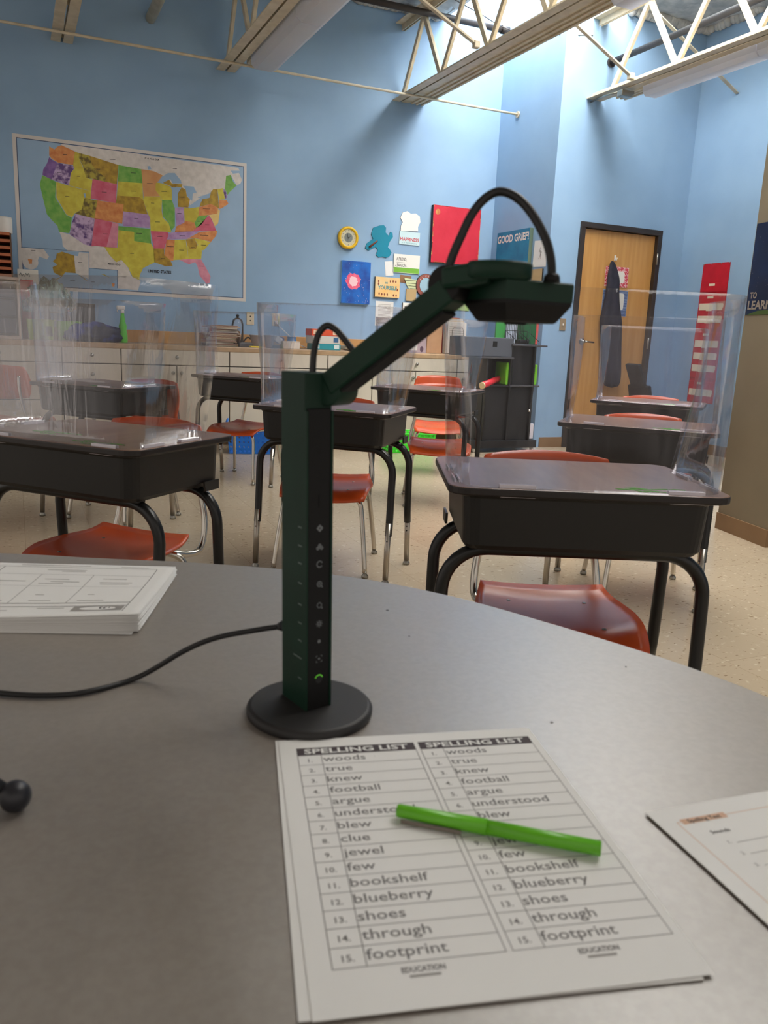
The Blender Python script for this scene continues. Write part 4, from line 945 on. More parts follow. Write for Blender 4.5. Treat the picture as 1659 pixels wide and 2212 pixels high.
poster('cutout_plaque','plain cream cut-out shape standing above the HAPPINESS sign','plaque',[(866,499),(866,488),(870,480),(865,470),(870,459),(880,456),(888,462),(898,461),(907,468),(908,480),(903,490),(903,500)],.006,['sign_white','frame_black'])
mat('sign_green', (120,178,62), .5)
def fri(s,w2,h2,y):
    wface(s,-w2+.003,w2-.003,-h2+.003,-h2+.052,y+.0003,2)
    s.text('A FRIEND,', V((-w2+.03,y,h2-.062)), (1,0,0),(0,0,1),.042,mi=3,fit=.115,bold=.01)
    s.text('someone to', V((-w2+.035,y,.006)), (1,0,0),(0,0,1),.016,mi=3,fit=.09)
    s.text('-LEAN ON-', V((-w2+.018,y,-.032)), (1,0,0),(0,0,1),.042,mi=3,fit=.13,bold=.01)
panel('hanging_sign','white sign reading A FRIEND, LEAN ON with green bottom','sign',3.53,3.824,1.657,1.838,.008,['sign_white','frame_black','sign_green','ink'],extra=fri)
mat('sign_cream', (226,204,158), .5, c2=(236,186,112), scale=7); mat('dot_brown', (132,62,46), .6)
def you(s,w2,h2,y):
    s.text('BE', V((-.012,y,.036)), (1,0,0),(0,0,1),.022,mi=2,fit=.03,bold=.03,align='C')
    s.text('YOURSELF', V((0,y,-.022)), (1,0,0),(0,0,1),.052,mi=2,fit=w2*1.55,align='C',bold=.03)
    random.seed(4)
    for (x_,z_) in ((.03,.06),(.06,.062),(.09,.06),(-.10,.055),(-.10,.03),(.11,-.02),(-.09,-.065),(-.06,-.07),(-.03,-.07),(0,-.07),(.07,-.075),(.1,-.075)):
        s.face([V((x_+.008*math.cos(q_),y,z_+.013*math.sin(q_))) for q_ in [2*math.pi*i/8 for i in range(8)]],3)
panel('hanging_sign','cream sign reading YOURSELF in teal with black edge','sign',3.33,3.602,1.405,1.602,.025,['sign_cream','frame_black','text_teal','dot_brown'],extra=you)
panel('paper_note','small pale tag tilted left of the A FRIEND sign','note',3.442,3.53,1.62,1.76,.001,['paper'],tilt=-7)
panel('paper_note','small brown kraft note under the A FRIEND sign','note',3.612,3.738,1.56,1.635,.002,[mat('kraft',(150,112,78),.7,c2=(134,96,64),scale=12)],tilt=4)
def cards(s,w2,h2,y):
    for k in range(16): wface(s,-w2+.03+.0*k,w2-.03,h2-.03-.0125*k-.004,h2-.03-.0125*k,y,1)
panel('printed_page','white printed list page taped below YOURSELF sign','sheet of paper',3.354,3.552,1.122,1.366,.001,['paper','paper_gray'],extra=cards)
panel('hanging_sign','small tan square card above the MAKE sign','card',3.685,3.80,1.385,1.505,.012,[mat('card_tan',(186,160,116),.6),'frame_black'])
def mk(s,w2,h2,y): s.text('MAKE', V((-w2+.02,y,h2-.058)), (1,0,0),(0,0,1),.04,mi=2,fit=.085,bold=.01)
panel('hanging_sign','black-framed cream sign reading MAKE beside the scanner arm','sign',3.65,3.90,1.20,1.365,.02,['sign_white','frame_black','ink'],extra=mk)
panel('hanging_sign','pale green card on the wall below the scanner arm','card',4.16,4.44,1.322,1.50,.006,[mat('card_green',(160,190,110),.6),'frame_black'])
# winged round emblem without its character
ec = at(921,617,Y=YB-.02)
t = thing('winged_emblem','round emblem with cream wings and red ring lettering','plaque',(ec.x,YB-.001,ec.z))
s = MB(); s.lathe([(.118,0),(.118,.012),(.113,.014)], n=48, M=Mk, mi=2); s.lathe([(.113,.0142),(.112,.0148)], n=48, M=Mk, mi=0); s.lathe([(.078,.015),(.078,.0156)], n=40, M=Mk, mi=2); s.lathe([(.075,.0158),(.074,.0164)], n=40, M=Mk, mi=1)
for i, ch in enumerate('FLYING ACE'):
    a_ = math.radians(140-i*20); 
    if ch != ' ': s.text(ch, V((.084*math.cos(a_),-.0168,.084*math.sin(a_)))+V((-.008*math.sin(a_)*1,0,.008*math.cos(a_)*-1))*-1+V((-.016*math.sin(a_)*1,0,0))*0, V((math.sin(a_),0,-math.cos(a_))), V((math.cos(a_),0,math.sin(a_))), .026, mi=3, bold=.03, align='C')
s.build('medallion', [mat('ring_red',(150,84,74),.5),mat('emblem_blue',(158,190,206),.5),'frame_black','sign_white'], t)
for sx in (-1,1):
    s = MB(); pr = [(.10,.05),(.255,.062),(.235,.03),(.225,.0),(.20,-.035),(.185,-.062),(.15,-.085),(.10,-.06)]
    if sx < 0: pr = [(-x,z) for x,z in reversed(pr)]
    s.prism([V((x,-.009,z)) for x,z in pr],(0,.008,0),mi=0,mside=1)
    for k in range(5): z_ = .05-.026*k; xa, xb = .105, .235-.017*k; s.box((sx*(xa+xb)/2,-.0096,z_-.012),(xb-xa,.001,.004),mi=1)
    s.build('wing', [mat('wing_cream',(206,214,168),.5),'frame_black'], t)
# canvas and papers on the alcove face (X = XJ)
def jpanel(name, label, cat, y0, y1, z0, z1, th, mats, extra=None, rot=0):
    s = MB(); cy_, cz_ = (y0+y1)/2, (z0+z1)/2; w2, h2 = (y1-y0)/2, (z1-z0)/2   # local x runs towards the room (-Y)
    s.box((0,-th/2,0),(2*w2,th,2*h2),bev=min(.002,th/3),mi=1 if len(mats) > 1 else 0)
    s.face([V((-w2,-th-.0003,-h2)),V((w2,-th-.0003,-h2)),V((w2,-th-.0003,h2)),V((-w2,-th-.0003,h2))],0)
    if extra: extra(s, w2, h2, -th-.0008)
    o = s.build(name, mats); o.location = (XJ-.001, cy_, cz_); o.rotation_euler = (0, math.radians(rot), -math.pi/2); tag(o, label, cat); return o
mat('canvas_teal', (26,136,176), .6, c2=(22,116,158), scale=8, detail=5); mat('canvas_side', (92,112,96), .6)
def gg(s,w2,h2,y): s.text('GOOD GRIEF!', V((0,y,h2-.105)), (1,0,0),(0,0,1),.10,mi=2,fit=w2*1.92,align='C',bold=.035)
jpanel('painted_canvas','teal canvas reading GOOD GRIEF! on the alcove wall','picture',6.965,7.56,1.50,2.113,.04,['canvas_teal','canvas_side','sign_white'],extra=gg)
def sk(s,w2,h2,y):
    s.tube([V((.0,y,.06)),V((-.012,y,.03)),V((.01,y,0)),V((-.02,y,-.05))],.0012,n=5,mi=1,smooth_path=3); s.tube([V((.0,y,.0)),V((.02,y,-.05))],.0012,n=5,mi=1)
    s.tube([V((-.025,y,.02)),V((0,y,.03)),V((.025,y,.01))],.0012,n=5,mi=1)
jpanel('paper_note','white sketch sheet between the teal canvas and corner','sheet of paper',6.705,6.93,1.74,1.985,.001,['paper','ink'],extra=sk,rot=2)
jpanel('hanging_sign','small black-framed card under the white sketch sheet','card',6.74,6.92,1.60,1.72,.015,['card_tan','frame_black'])
# switch and outlets
def outlet(x, z, label, Y=YB, kind='outlet', w_=.072, h_=.117):
    t = thing('power_outlet' if kind != 'switch' else 'light_switch', label, 'outlet' if kind != 'switch' else 'light switch', (x,Y-.001,z))
    MB().box((0,-.003,0),(w_,.006,h_),bev=.002).build('cover_plate', mat('plate_almond',(216,202,172),.4) if kind != 'switch' else mat('plate_brown',(150,130,104),.35), t)
    s = MB()
    if kind == 'outlet':
        for zz in (-.025,.025):
            s.box((0,-.0065,zz),(.034,.003,.03),bev=.001,mi=0)
            for xx in (-.007,.007): s.box((xx,-.0083,zz+.003),(.003,.001,.010),mi=1)
    elif kind == 'jack':
        for zz in (-.02,.02): s.box((0,-.007,zz),(.012,.004,.012),bev=.001,mi=1)
    else: s.box((0,-.010,0),(.009,.014,.02),bev=.002,mi=0)
    s.build('insert', ['white_plastic','black_plastic'], t); return t
p = at(540.5,688,Y=YB); outlet(p.x,p.z,'almond jack plate on the wall, left of the plugged outlet',kind='jack')
p = at(595.5,691,Y=YB); outlet(p.x,p.z,'almond wall outlet with a white cord plugged in')
po = p
p = at(1215,701,Y=YD); outlet(p.x,p.z,'brown light switch plate left of the door',Y=YD,kind='switch')

# ================================================================== ON THE COUNTER
def ctr(px, Y=7.4): return at(px, 740, Y=Y).x
def zc_(px, py, Y=7.4): return at(px, py, Y=Y).z
# book pile
random.seed(21)
cols = [(120,124,108),(96,104,98),(190,186,170),(176,120,108),(204,196,180),(150,96,84),(212,196,156),(198,188,160),(170,112,88),(186,150,128),(206,200,186),(60,84,140)]
zb = ZT+.001; ztop_ = zc_(470,702,7.4); nb = 17; hgt = (ztop_-zb)/nb
for k in range(nb):
    c_ = cols[k%len(cols)]; wd = random.uniform(.24,.30); dp = random.uniform(.20,.22); a_ = math.radians(random.uniform(-9,9))
    xx = ctr(474)+random.uniform(-.02,.02)+(.02 if k > 12 else 0)
    s = MB(); s.box((0,0,0),(wd,dp,hgt*.80),bev=.0015,mi=1); s.box((0,-.0,hgt*.42),(wd+.003,dp+.003,hgt*.12),mi=0); s.box((0,0,-hgt*.42),(wd+.003,dp+.003,hgt*.12),mi=0); s.box((-wd/2,0,0),(.002,dp+.003,hgt*.9),mi=0)
    o = s.build('magazine', [mat('cover_%d' % (k%len(cols)), c_, .5),mat('page_edge_%d' % (k%3), ((186,170,146),(150,112,92),(204,192,172))[k%3], .7)]); o.location = (xx,7.4+random.uniform(-.01,.01),zb+hgt*(k+.5)); o.rotation_euler = (0,0,a_)
    pos = 'lowest' if k == 0 else ('topmost' if k == nb-1 else None)
    tag(o, ('%s of the magazines piled on the counter' % pos if pos else 'thin worn magazine in the middle of the counter pile'), 'magazine', 'magazines piled on the counter')
# glass dispenser jar behind pile
jx = at(513,735,Y=7.58).x
t = thing('glass_cloche','glass dome jar with black knob behind the magazine pile','jar',(jx,7.58,ZT))
zt_ = at(513,682,Y=7.58).z-ZT
MB().lathe([(.06,0),(.06,.012),(.04,.02)], n=24).build('base', mat('bamboo',(176,142,84),.5), t)
MB().lathe([(.055,.02),(.055,zt_*.72),(.045,zt_*.86),(.02,zt_*.93),(.008,zt_*.95)], n=28).build('dome','clear_glass', t)
MB().lathe([(.007,zt_*.94),(.013,zt_*.97),(.016,zt_*1.03),(.004,zt_*1.05)], n=16).build('knob','black_plastic', t)
MB().lathe([(.022,.021),(.024,zt_*.45),(.018,zt_*.5)], n=16).build('contents', mat('amber_stuff',(150,104,44),.5), t)
# odds and ends between pile and white box
def cone_cup(name,label,cat,px,Y,r0,r1,h_,m_,z=ZT): 
    s = MB(); s.lathe([(r0,0),(r1,h_),(r1+.003,h_),(r1+.001,h_-.004),(r1-.003,h_-.003),(r0-.002,.004),(.0,.004)], n=24); o = s.build(name,m_); o.location = (ctr(px,Y),Y,z+.001); tag(o,label,cat); return o
cone_cup('clear_bowl','milky clear plastic bowl on the counter right of magazines','bowl',556,7.45,.045,.075,.11,'clear_clip')
cone_cup('plastic_cup','white translucent plastic cup left of the white box','cup',582,7.35,.034,.048,.115,'clear_clip')
o = MB().box((0,0,.006),(.11,.07,.012),bev=.004).build('yellow_pad', mat('bright_yellow',(232,206,30),.5)); o.location = (ctr(553,7.24),7.24,ZT); tag(o,'small bright yellow pad at the counter edge','note pad')
o = MB().box((0,0,.018),(.13,.06,.036),bev=.006).box((.0,-.001,.036),(.10,.04,.012),bev=.003).build('tape_tray', mat('dark_gray',(70,70,74),.5)); o.location = (ctr(527,7.42),7.36,ZT); tag(o,'dark grey holder tucked right of the magazine pile','tray')
o = MB().tube([(-.07,0,.008),(-.04,-.01,.05),(0,0,.085),(.04,0,.06),(.06,-.02,.012)],.007,n=8,smooth_path=5).build('black_strap','black_plastic'); o.location = (ctr(535,7.5),7.5,ZT); tag(o,'black looped strap between magazines and clear bowl','strap')
o = MB().box((0,0,.03),(.16,.12,.06),bev=.003).box((.0,0,.064),(.165,.125,.008),bev=.002).build('card_box', mat('box_offwhite',(222,212,200),.6)); o.location = (ctr(626,7.32),7.32,ZT); tag(o,'low off-white box under the blue jar','box')
o = MB().box((0,0,0),(.07,.05,.055),bev=.006).lathe([(.025,-.015),(.025,.015)],n=18,M=Matrix.Translation(V((.03,.0,.02)))@Matrix.Rotation(math.pi/2,4,'X'),mi=1).build('tape_dispenser',['white_plastic',mat('navy',(40,50,110),.5)]); o.location=(ctr(600,7.36),7.36,ZT+.075); o.rotation_euler=(0,.5,.2); tag(o,'white and navy tape dispenser leaning on the low box','tape dispenser')
o = MB().box((0,0,.015),(.09,.08,.03),bev=.004).build('gray_case', mat('dark_gray',(70,70,74),.5)); o.location=(ctr(594,7.36)-.005,7.36,ZT); tag(o,'small grey case under the tape dispenser','case')
s = MB(); s.lathe([(.038,0),(.045,.01),(.048,.06),(.042,.085),(.038,.093),(.042,.10),(.044,.108)], n=28); o = s.build('blue_jar', mat('jar_blue',(58,116,170),.3)); o.location = (ctr(637,7.40),7.50,ZT); tag(o,'round blue jar standing behind the low off-white box','jar')
# plug and cord from outlet
o = MB().box((po.x,YB-.02,po.z-.028),(.03,.026,.026),bev=.004).tube([(po.x,YB-.03,po.z-.03),(po.x+.04,YB-.07,po.z-.08),(po.x+.13,7.60,po.z-.17),(po.x+.20,7.585,ZT+.035),(po.x+.30,7.58,ZT+.005),(po.x+.42,7.57,ZT+.012)],.0045,n=8,smooth_path=6).build('plugged_cable','white_plastic'); tag(o,'white plug and cord running from the outlet to the counter','cord')
# game boxes
def gbox(k, label, c_, z0, h_, dx, a_, txt=None, tc=None):
    s = MB(); s.box((0,0,h_/2),(.27,.2,h_-.0006),bev=.002,mi=0)
    if txt: s.text(txt, V((-.05,-.1008,h_*.28)), (1,0,0),(0,0,1), h_*.6, mi=1, fit=.12, bold=.03)
    wface(s,.07,.12,h_*.2,h_*.85,-.1008,1)
    wface(s,-.12,-.075,h_*.2,h_*.85,-.1008,1)
    o = s.build('game_box', [mat('box_c%d'%k,c_,.45), mat('box_t%d'%k,tc,.5)]); o.location = (ctr(697,7.38)+dx,7.38,ZT+z0); o.rotation_euler=(0,0,math.radians(a_)); tag(o,label,'box','boxes stacked on the counter')
gbox(0,'teal box at the bottom of the counter stack',(36,150,164),0.001,.055,.012,-2,None,(220,236,236))
gbox(1,'white box with blue pictures in the middle of the stack',(214,214,206),.057,.07,0,1,None,(44,96,140))
gbox(2,'orange-red box on top of the counter stack',(226,84,44),.128,.062,-.005,-1,None,(240,210,180))
o = MB().box((0,0,.02),(.16,.10,.04),bev=.012).build('hole_puncher', mat('putty',(170,160,140),.5)); o.location=(ctr(752,7.4),7.4,ZT); o.rotation_euler=(0,.15,.4); tag(o,'putty grey gadget right of the stacked boxes','office gadget')
# cartons right
def carton(label, px0, px1, pyt, Y, dp, mats, extra=None):
    x0, x1 = at(px0,745,Y=Y).x, at(px1,745,Y=Y).x; zt2 = at((px0+px1)/2, pyt, Y=Y).z; s = MB(); s.box((0,dp/2,(zt2-ZT)/2),(x1-x0,dp,zt2-ZT-.001),bev=.003)
    if extra: extra(s,(x1-x0)/2,zt2-ZT)
    o = s.build('cardboard_box',mats); o.location=((x0+x1)/2,Y,ZT+.001); tag(o,label,'box'); return o
mat('cardboard', (182,142,106), .7, c2=(174,134,98), scale=10)
def ex1(s,w2,h_):
    s.face([V((-w2*.55,-.0006,h_*.1)),V((w2*.2,-.0006,h_*.1)),V((w2*.2,-.0006,h_*.9)),V((-w2*.55,-.0006,h_*.9))],1)
    s.text('BOLD', V((-w2*.45,-.0012,h_*.42)),(1,0,0),(0,0,1),h_*.2,mi=2,fit=w2*.6,bold=.04)
    for zz in (.15,.75): s.face([V((w2*.6+.02*math.cos(q_),-.0008,h_*zz+.03*math.sin(q_))) for q_ in [2*math.pi*i/12 for i in range(12)]],2)
carton('white and mauve printed carton left of the tall brown box', 872, 921, 706, 7.36, .2, [mat('carton_mauve',(168,152,160),.6),'sign_white',mat('carton_dark',(82,60,78),.6)], ex1)
carton('tall plain brown cardboard box near the right end of counter', 922, 954, 688, 7.38, .25, ['cardboard'])
# wire file rack with papers
fx0, fx1 = at(962,750,Y=7.35).x, at(1010,750,Y=7.35).x; fw_ = fx1-fx0; fxc = (fx0+fx1)/2
t = thing('wire_file_rack','black wire desktop rack holding a thick bundle of papers','file rack',(fxc,7.4,ZT))
s = MB(); zz = at(985,708,Y=7.33).z-ZT
s.tube([(-fw_*.25,-.06,.006),(-fw_*.25,-.06,zz-.03),(-fw_*.2,-.06,zz),(fw_*.2,-.06,zz),(fw_*.25,-.06,zz-.03),(fw_*.25,-.06,.006)],.0028,n=6)
s.tube([(-fw_*.25,.11,.006),(-fw_*.25,.11,zz+.02),(fw_*.25,.11,zz+.02),(fw_*.25,.11,.006)],.0028,n=6)
for xx in (-.25,0,.25): s.tube([(fw_*xx,-.06,.006),(fw_*xx,.11,.006)],.0028,n=6)
s.build('wire_frame','black_enamel',t)
random.seed(31); zt3 = at(985,688,Y=7.4).z-ZT
pc = [(222,216,206),(226,222,214),(214,190,150),(228,224,216),(200,190,176),(226,222,214),(212,176,120),(186,34,32)]
for k in range(8):
    h_ = zt3*(.86+.02*k) ; o = MB().box((0,0,h_/2),(.215,.010,h_),bev=.001)
    if k in (0,1,3):
        for i in range(9): wface(o,-.09,.09-random.uniform(0,.06),h_*(.3+.07*i),h_*(.3+.07*i)+.004,-.0056,1)
    o = o.build('file_folder' if k in (2,6,7) else 'paper_bundle', [mat('folder_%d'%k,pc[k],.7),'paper_gray']); o.location=(fxc+random.uniform(-.012,.012),7.365+.017*k,ZT+.010); o.rotation_euler=(math.radians(-2),0,0)
    lab = {0:'front white printed sheet bundle in the wire rack',7:'red folder at the back of the wire rack',6:'orange folder in front of the red one in the rack',2:'tan folder near the front of the wire rack'}.get(k,'white paper bundle between folders in the wire rack')
    tag(o, lab, 'folder' if k in (2,6,7) else 'papers','papers in the wire rack')
# ---- left part of the counter
t = thing('literature_sorter','brown wooden paper sorter with many shelves at the far left','paper sorter',(-.22,7.5,1.335))
zs0, zs1 = 1.36, at(0,503,Y=7.4).z; W2_ = .24; xr = at(27,560,Y=7.35).x
t.location = (xr-W2_,7.5,zs0)
MB().box((-W2_+.008,0,(zs1-zs0)/2),(.012,.3,zs1-zs0)).box((W2_-.006,0,(zs1-zs0)/2),(.012,.3,zs1-zs0)).box((0,.145,(zs1-zs0)/2),(2*W2_,.01,zs1-zs0)).build('side_panels', mat('sorter_frame',(96,70,52),.6), t)
nS = 6
for k in range(nS+1): MB().box((0,-.0,(zs1-zs0-.012)*k/nS+.006),(2*W2_-.02,.3,.022),bev=.002).build('shelf', mat('sorter_wood',(176,100,62),.5), t)
lc = V(t.location)
t2 = thing('shelf_unit','pale shelf unit with dark drawers under the wooden paper sorter','shelf unit',(xr-W2_+.02,7.5,ZT))
hh_ = zs0-ZT-.004
MB().box((W2_+.008,0,hh_/2),(.018,.3,hh_)).box((-W2_,0,hh_/2),(.018,.3,hh_)).box((0,0,hh_-.012),(2*W2_,.3,.024)).box((0,0,.012),(2*W2_,.3,.024)).box((0,.145,hh_/2),(2*W2_,.01,hh_)).build('carcass', mat('shelf_pale',(206,186,172),.5), t2)
for k in range(3): MB().box((0,-.0,.03+(hh_-.06)*(k+.5)/3),(2*W2_-.03,.27,(hh_-.06)/3-.02),bev=.006).build('drawer', mat('drawer_dark',(52,58,72),.3,c2=(72,70,90),scale=6), t2)
s = MB(); s.lathe([(.055,0),(.058,.01),(.060,.11),(.055,.125),(.03,.128)], n=28); o = s.build('white_canister','white_plastic'); wp = at(10,500,Y=7.42); o.location=(wp.x,7.42,zs1); tag(o,'white round container on top of the wooden paper sorter','container')
# notice sheet, red folder, bag
a_, b_ = at(37,579,Y=7.66), at(85,640,Y=7.66)
s = MB(); s.box(((a_.x+b_.x)/2,7.66,1.2),(b_.x-a_.x,.003,(a_.z-.90)*1.0-.02)) 
o = MB().box((0,0,0),(b_.x-a_.x,.002,a_.z-ZT-.01)); 
zt_n = (a_.z-ZT)/2
for r__ in range(2):
    P__ = [V((-(b_.x-a_.x)/2+.015+.010*k, -.002, zt_n-.05-.05*r__+(.014 if k%2 else -.014)*(1 if k%3 else .4))) for k in range(9)]; o.tube(P__, .0022, n=5, mi=1, smooth_path=3)
o = o.build('notice_board',['sign_white',mat('ink_green',(40,90,96),.6)]); o.location=((a_.x+b_.x)/2,7.655,(a_.z+ZT)/2); o.rotation_euler=(math.radians(-3),0,0); tag(o,'white notice board with dark handwriting, leaning behind the red folder','board')
a_, b_ = at(40,603,Y=7.56), at(70,640,Y=7.56)
o = MB().box((0,0,0),(b_.x-a_.x,.02,a_.z-ZT-.004),bev=.003).build('red_folder', mat('folder_red',(196,30,58),.5)); o.location=((a_.x+b_.x)/2+.01,7.56,(a_.z+ZT)/2); tag(o,'tall red folder standing beside the shelf unit','folder')
def lumpbag(name,label,cat,px,Y,rx,ry,rz_,m_,seed,z=ZT,amp=.25,sq=1.0,freq=3,parent=None):
    s = MB(); n, mth = 28, 16; c_ = at(px,735,Y=Y); rows = []
    for i in range(mth+1):
        th = math.pi*i/mth; r_w = []
        for k in range(n):
            ph = 2*math.pi*k/n; d_ = V((math.sin(th)*math.cos(ph),math.sin(th)*math.sin(ph),math.cos(th)))
            f_ = 1+amp*mathutils.noise.noise(d_*freq+V((seed,0,0)))+amp*.4*mathutils.noise.noise(d_*freq*3+V((seed,4,0)))
            p = V((d_.x*rx*f_,d_.y*ry*f_,d_.z*rz_*f_)); p.z = max(p.z,-rz_*.55); r_w.append(s.bm.verts.new(p))
        rows.append(r_w)
    for i in range(mth):
        for k in range(n):
            f = s.bm.faces.new((rows[i][k],rows[i+1][k],rows[i+1][(k+1)%n],rows[i][(k+1)%n])); f.smooth = True
    bmesh.ops.remove_doubles(s.bm, verts=s.bm.verts, dist=1e-5)
    o = s.build(name,m_); o.location=(c_.x,Y,z+rz_*.55); tag(o,label,cat); return o
lumpbag('lunch_bag','crumpled blue and navy cloth bag on the counter','bag',203,7.32,.225,.10,.10,mat('bag_blue',(24,50,140),.6,c2=(18,24,56),scale=6,lo=.42,hi=.55),5,amp=.22,freq=2.6)
lumpbag('clear_bag','crumpled translucent plastic bag bulging over the green bins','bag',112,7.42,.17,.11,.16,'cling_bag',9,z=ZT+.22,amp=.45,freq=2.4)
def bin_(label, px0, px1, pyt, Y, dp, c_, nm):
    x0,x1 = at(px0,720,Y=Y).x, at(px1,720,Y=Y).x; h_ = at((px0+px1)/2,pyt,Y=Y).z-ZT; w2=(x1-x0)/2; s = MB()
    def ring(k,z_,ins=0): return [s.bm.verts.new((x*(1),y*(1),z_)) for x,y in rrect(-w2*k+ins,w2*k-ins,-dp/2*k+ins,dp/2*k-ins,.018,4)]
    rr = [ring(.86,0),ring(1,h_),ring(1.05,h_),ring(1.05,h_-.012),ring(1.0,h_-.012,.0)]
    seq = [ring(.86,.0),ring(.99,h_-.004),ring(1.05,h_-.004),ring(1.05,h_),ring(.97,h_),ring(.84,.004)]
    for v_ in [v for r in rr for v in r]: s.bm.verts.remove(v_)
    n = len(seq[0])
    for i in range(len(seq)-1):
        for k in range(n): s.bm.faces.new((seq[i][k],seq[i][(k+1)%n],seq[i+1][(k+1)%n],seq[i+1][k]))
    s.bm.faces.new(list(reversed(seq[0]))); s.bm.faces.new(seq[-1])
    o = s.build('storage_bin', mat(nm,c_,.4), recalc=True); o.location=((x0+x1)/2,Y,ZT+.001); tag(o,label,'bin'); return o
bin_('bright green plastic bin behind the blue bag', 122, 176, 694, 7.5, .2, (120,196,44), 'bin_lime')
bin_('pale green bin next to the red folder on the counter', 58, 118, 690, 7.45, .2, (150,176,70), 'bin_olive')
for (pa,pb,Y_,lab) in (((130,650),(154,690),7.50,'leaning dark binder standing in the bright green bin'),((95,655),(108,690),7.44,'dark binder standing in the pale green bin')):
    a_ = at(*pa,Y=Y_); b_ = at(*pb,Y=Y_); o = MB().bar(V((a_.x+.015,Y_,a_.z)),V((b_.x-.01,Y_,ZT+.03)),.17,.045,bev=.003,up=V((1,0,0))).build('binder','frame_black'); tag(o,lab,'binder')
a_, b_ = at(164,654,Y=7.62), at(206,700,Y=7.62)
o = MB().box((0,0,0),(b_.x-a_.x,.05,a_.z-ZT-.006),bev=.003).build('black_organizer','frame_black'); o.location=((a_.x+b_.x)/2,7.62,(a_.z+ZT)/2); o.rotation_euler=(math.radians(-4),0,0); tag(o,'upright black file case against wall behind the blue bag','file case')
# spray bottle
sx_ = ctr(266,7.35); zt4 = at(266,659,Y=7.35).z-ZT
t = thing('spray_bottle','green spray bottle with a white trigger head','spray bottle',(sx_,7.35,ZT))
MB().lathe([(.034,0),(.038,.006),(.038,.06),(.030,.10),(.033,.14),(.024,.17),(.014,zt4*.78),(.013,zt4*.80)], n=28).build('body', mat('spray_green',(96,196,62),.3), t)
MB().lathe([(.016,zt4*.78),(.016,zt4*.86),(.012,zt4*.88)], n=18).box((-.012,0,zt4*.93),(.07,.026,.034),bev=.009).tube([(-.03,0,zt4*.90),(-.042,0,zt4*.85),(-.036,0,zt4*.80)],.005,n=8).build('trigger_head','white_plastic', t)

# ================================================================== BLACK SHELF, BINS, BASKETS BY THE ALCOVE
YS = 6.42
def sx(px,py,Y=YS): return at(px,py,Y=Y)
xL, xM, xR = sx(1052,790).x, sx(1104,780).x, sx(1158,770).x
zT1, zT2, zB = sx(1078,775).z, sx(1130,748).z, .06
mat('shelf_black', (22,21,22), .45, c2=(30,29,31), scale=5)
t = thing('black_shelf_cart','stepped black shelf cart beside the end of counter','shelf cart',((xL+xR)/2,YS+.17,0))
lc = V(t.location); dpt = .34
def cb(x0,x1,z0,z1,y0,y1,nm,m_='shelf_black',bev=.003):
    o = MB().box(((x0+x1)/2-lc.x,(y0+y1)/2-lc.y,(z0+z1)/2),(x1-x0,y1-y0,z1-z0),bev=bev).build(nm,m_,t); return o
cb(xL-.10,xR+.07,zB-.02,zB+.05,YS-.02,YS+dpt,'base_shelf')
cb(xL,xL+.018,zB+.05,zT1,YS,YS+dpt,'side_panel'); cb(xM,xM+.018,zB+.05,zT2,YS,YS+dpt,'side_panel'); cb(xR-.018,xR,zB+.05,zT2,YS,YS+dpt,'side_panel')
cb(xL-.08,xM+.02,zT1,zT1+.016,YS-.02,YS+dpt,'shelf','dark_gray'); cb(xM-.01,xR+.10,zT2,zT2+.016,YS-.03,YS+dpt,'shelf','dark_gray')
zm = sx(1080,832).z; cb(xL,xM,zm-.016,zm,YS,YS+dpt,'shelf'); cb(xM,xR+.06,zm-.012,zm+.004,YS-.01,YS+dpt,'shelf','dark_gray')
cb(xL,xR,zB+.05,zm-.02,YS+.03,YS+.05,'front_panel'); cb(xM+.018,xR-.018,zm,zT2,YS+.03,YS+.05,'front_panel'); cb(xL,xM,zm,zT1,YS+dpt-.02,YS+dpt,'back_panel')
for x_ in (xL-.07,xR+.04):
    for y_ in (YS+.01,YS+dpt-.03):
        MB().lathe([(.02,-.01),(.022,-.008),(.022,.008),(.02,.01)],n=16,M=Matrix.Translation(V((x_-lc.x,y_-lc.y,.022)))@Matrix.Rotation(math.pi/2,4,'Y')).box((x_-lc.x,y_-lc.y,.038),(.03,.02,.01)).build('caster','white_plastic',t)
# gray case on the low part
g0,g1 = sx(998,745,YS+.02), sx(1104,765,YS+.02); gz1 = sx(1050,728,YS+.02).z; gz0 = zT1+.0165
s = MB(); s.box((0,.13,(gz1-gz0)/2),(g1.x-g0.x,.26,gz1-gz0-.001),bev=.006); s.box((.07,-.001,(gz1-gz0)*.66),(.045,.004,.05),bev=.001,mi=1)
o = s.build('file_crate',[mat('case_gray',(84,88,96),.45),'black_plastic']); o.location=((g0.x+g1.x)/2,YS+.0,gz0); tag(o,'dark grey plastic case lying on the low side of black shelf','case')
# wire rack and folders on the tall part
t = thing('wire_book_rack','black wire rack holding green folders on the tall shelf','wire rack',((xM+xR)/2,YS+.14,zT2+.0165)); lc = V(t.location)
s = MB()
for x_ in (-.07,.03):
    for dy_ in (-.12,.10): s.tube([(x_,dy_,.004),(x_,dy_,.12),(x_+.05,dy_,.09),(x_+.14,dy_,.03),(x_+.14,dy_,.004)],.0028,n=6)
    s.tube([(x_,-.12,.12),(x_,.10,.12)],.0028,n=6)
for k in range(12): s.tube([(-.06+.018*k,.10,.004),(-.06+.018*k,.10,.26)],.0022,n=6)
s.tube([(-.06,.10,.26),(.14,.10,.26)],.0025,n=6); s.tube([(-.08,-.12,.004),(.15,-.12,.004),(.15,.10,.004),(-.08,.10,.004),(-.08,-.12,.004)],.0025,n=6); s.build('wire_frame','black_enamel',t)
zf = sx(1130,690,YS+.22).z+.05
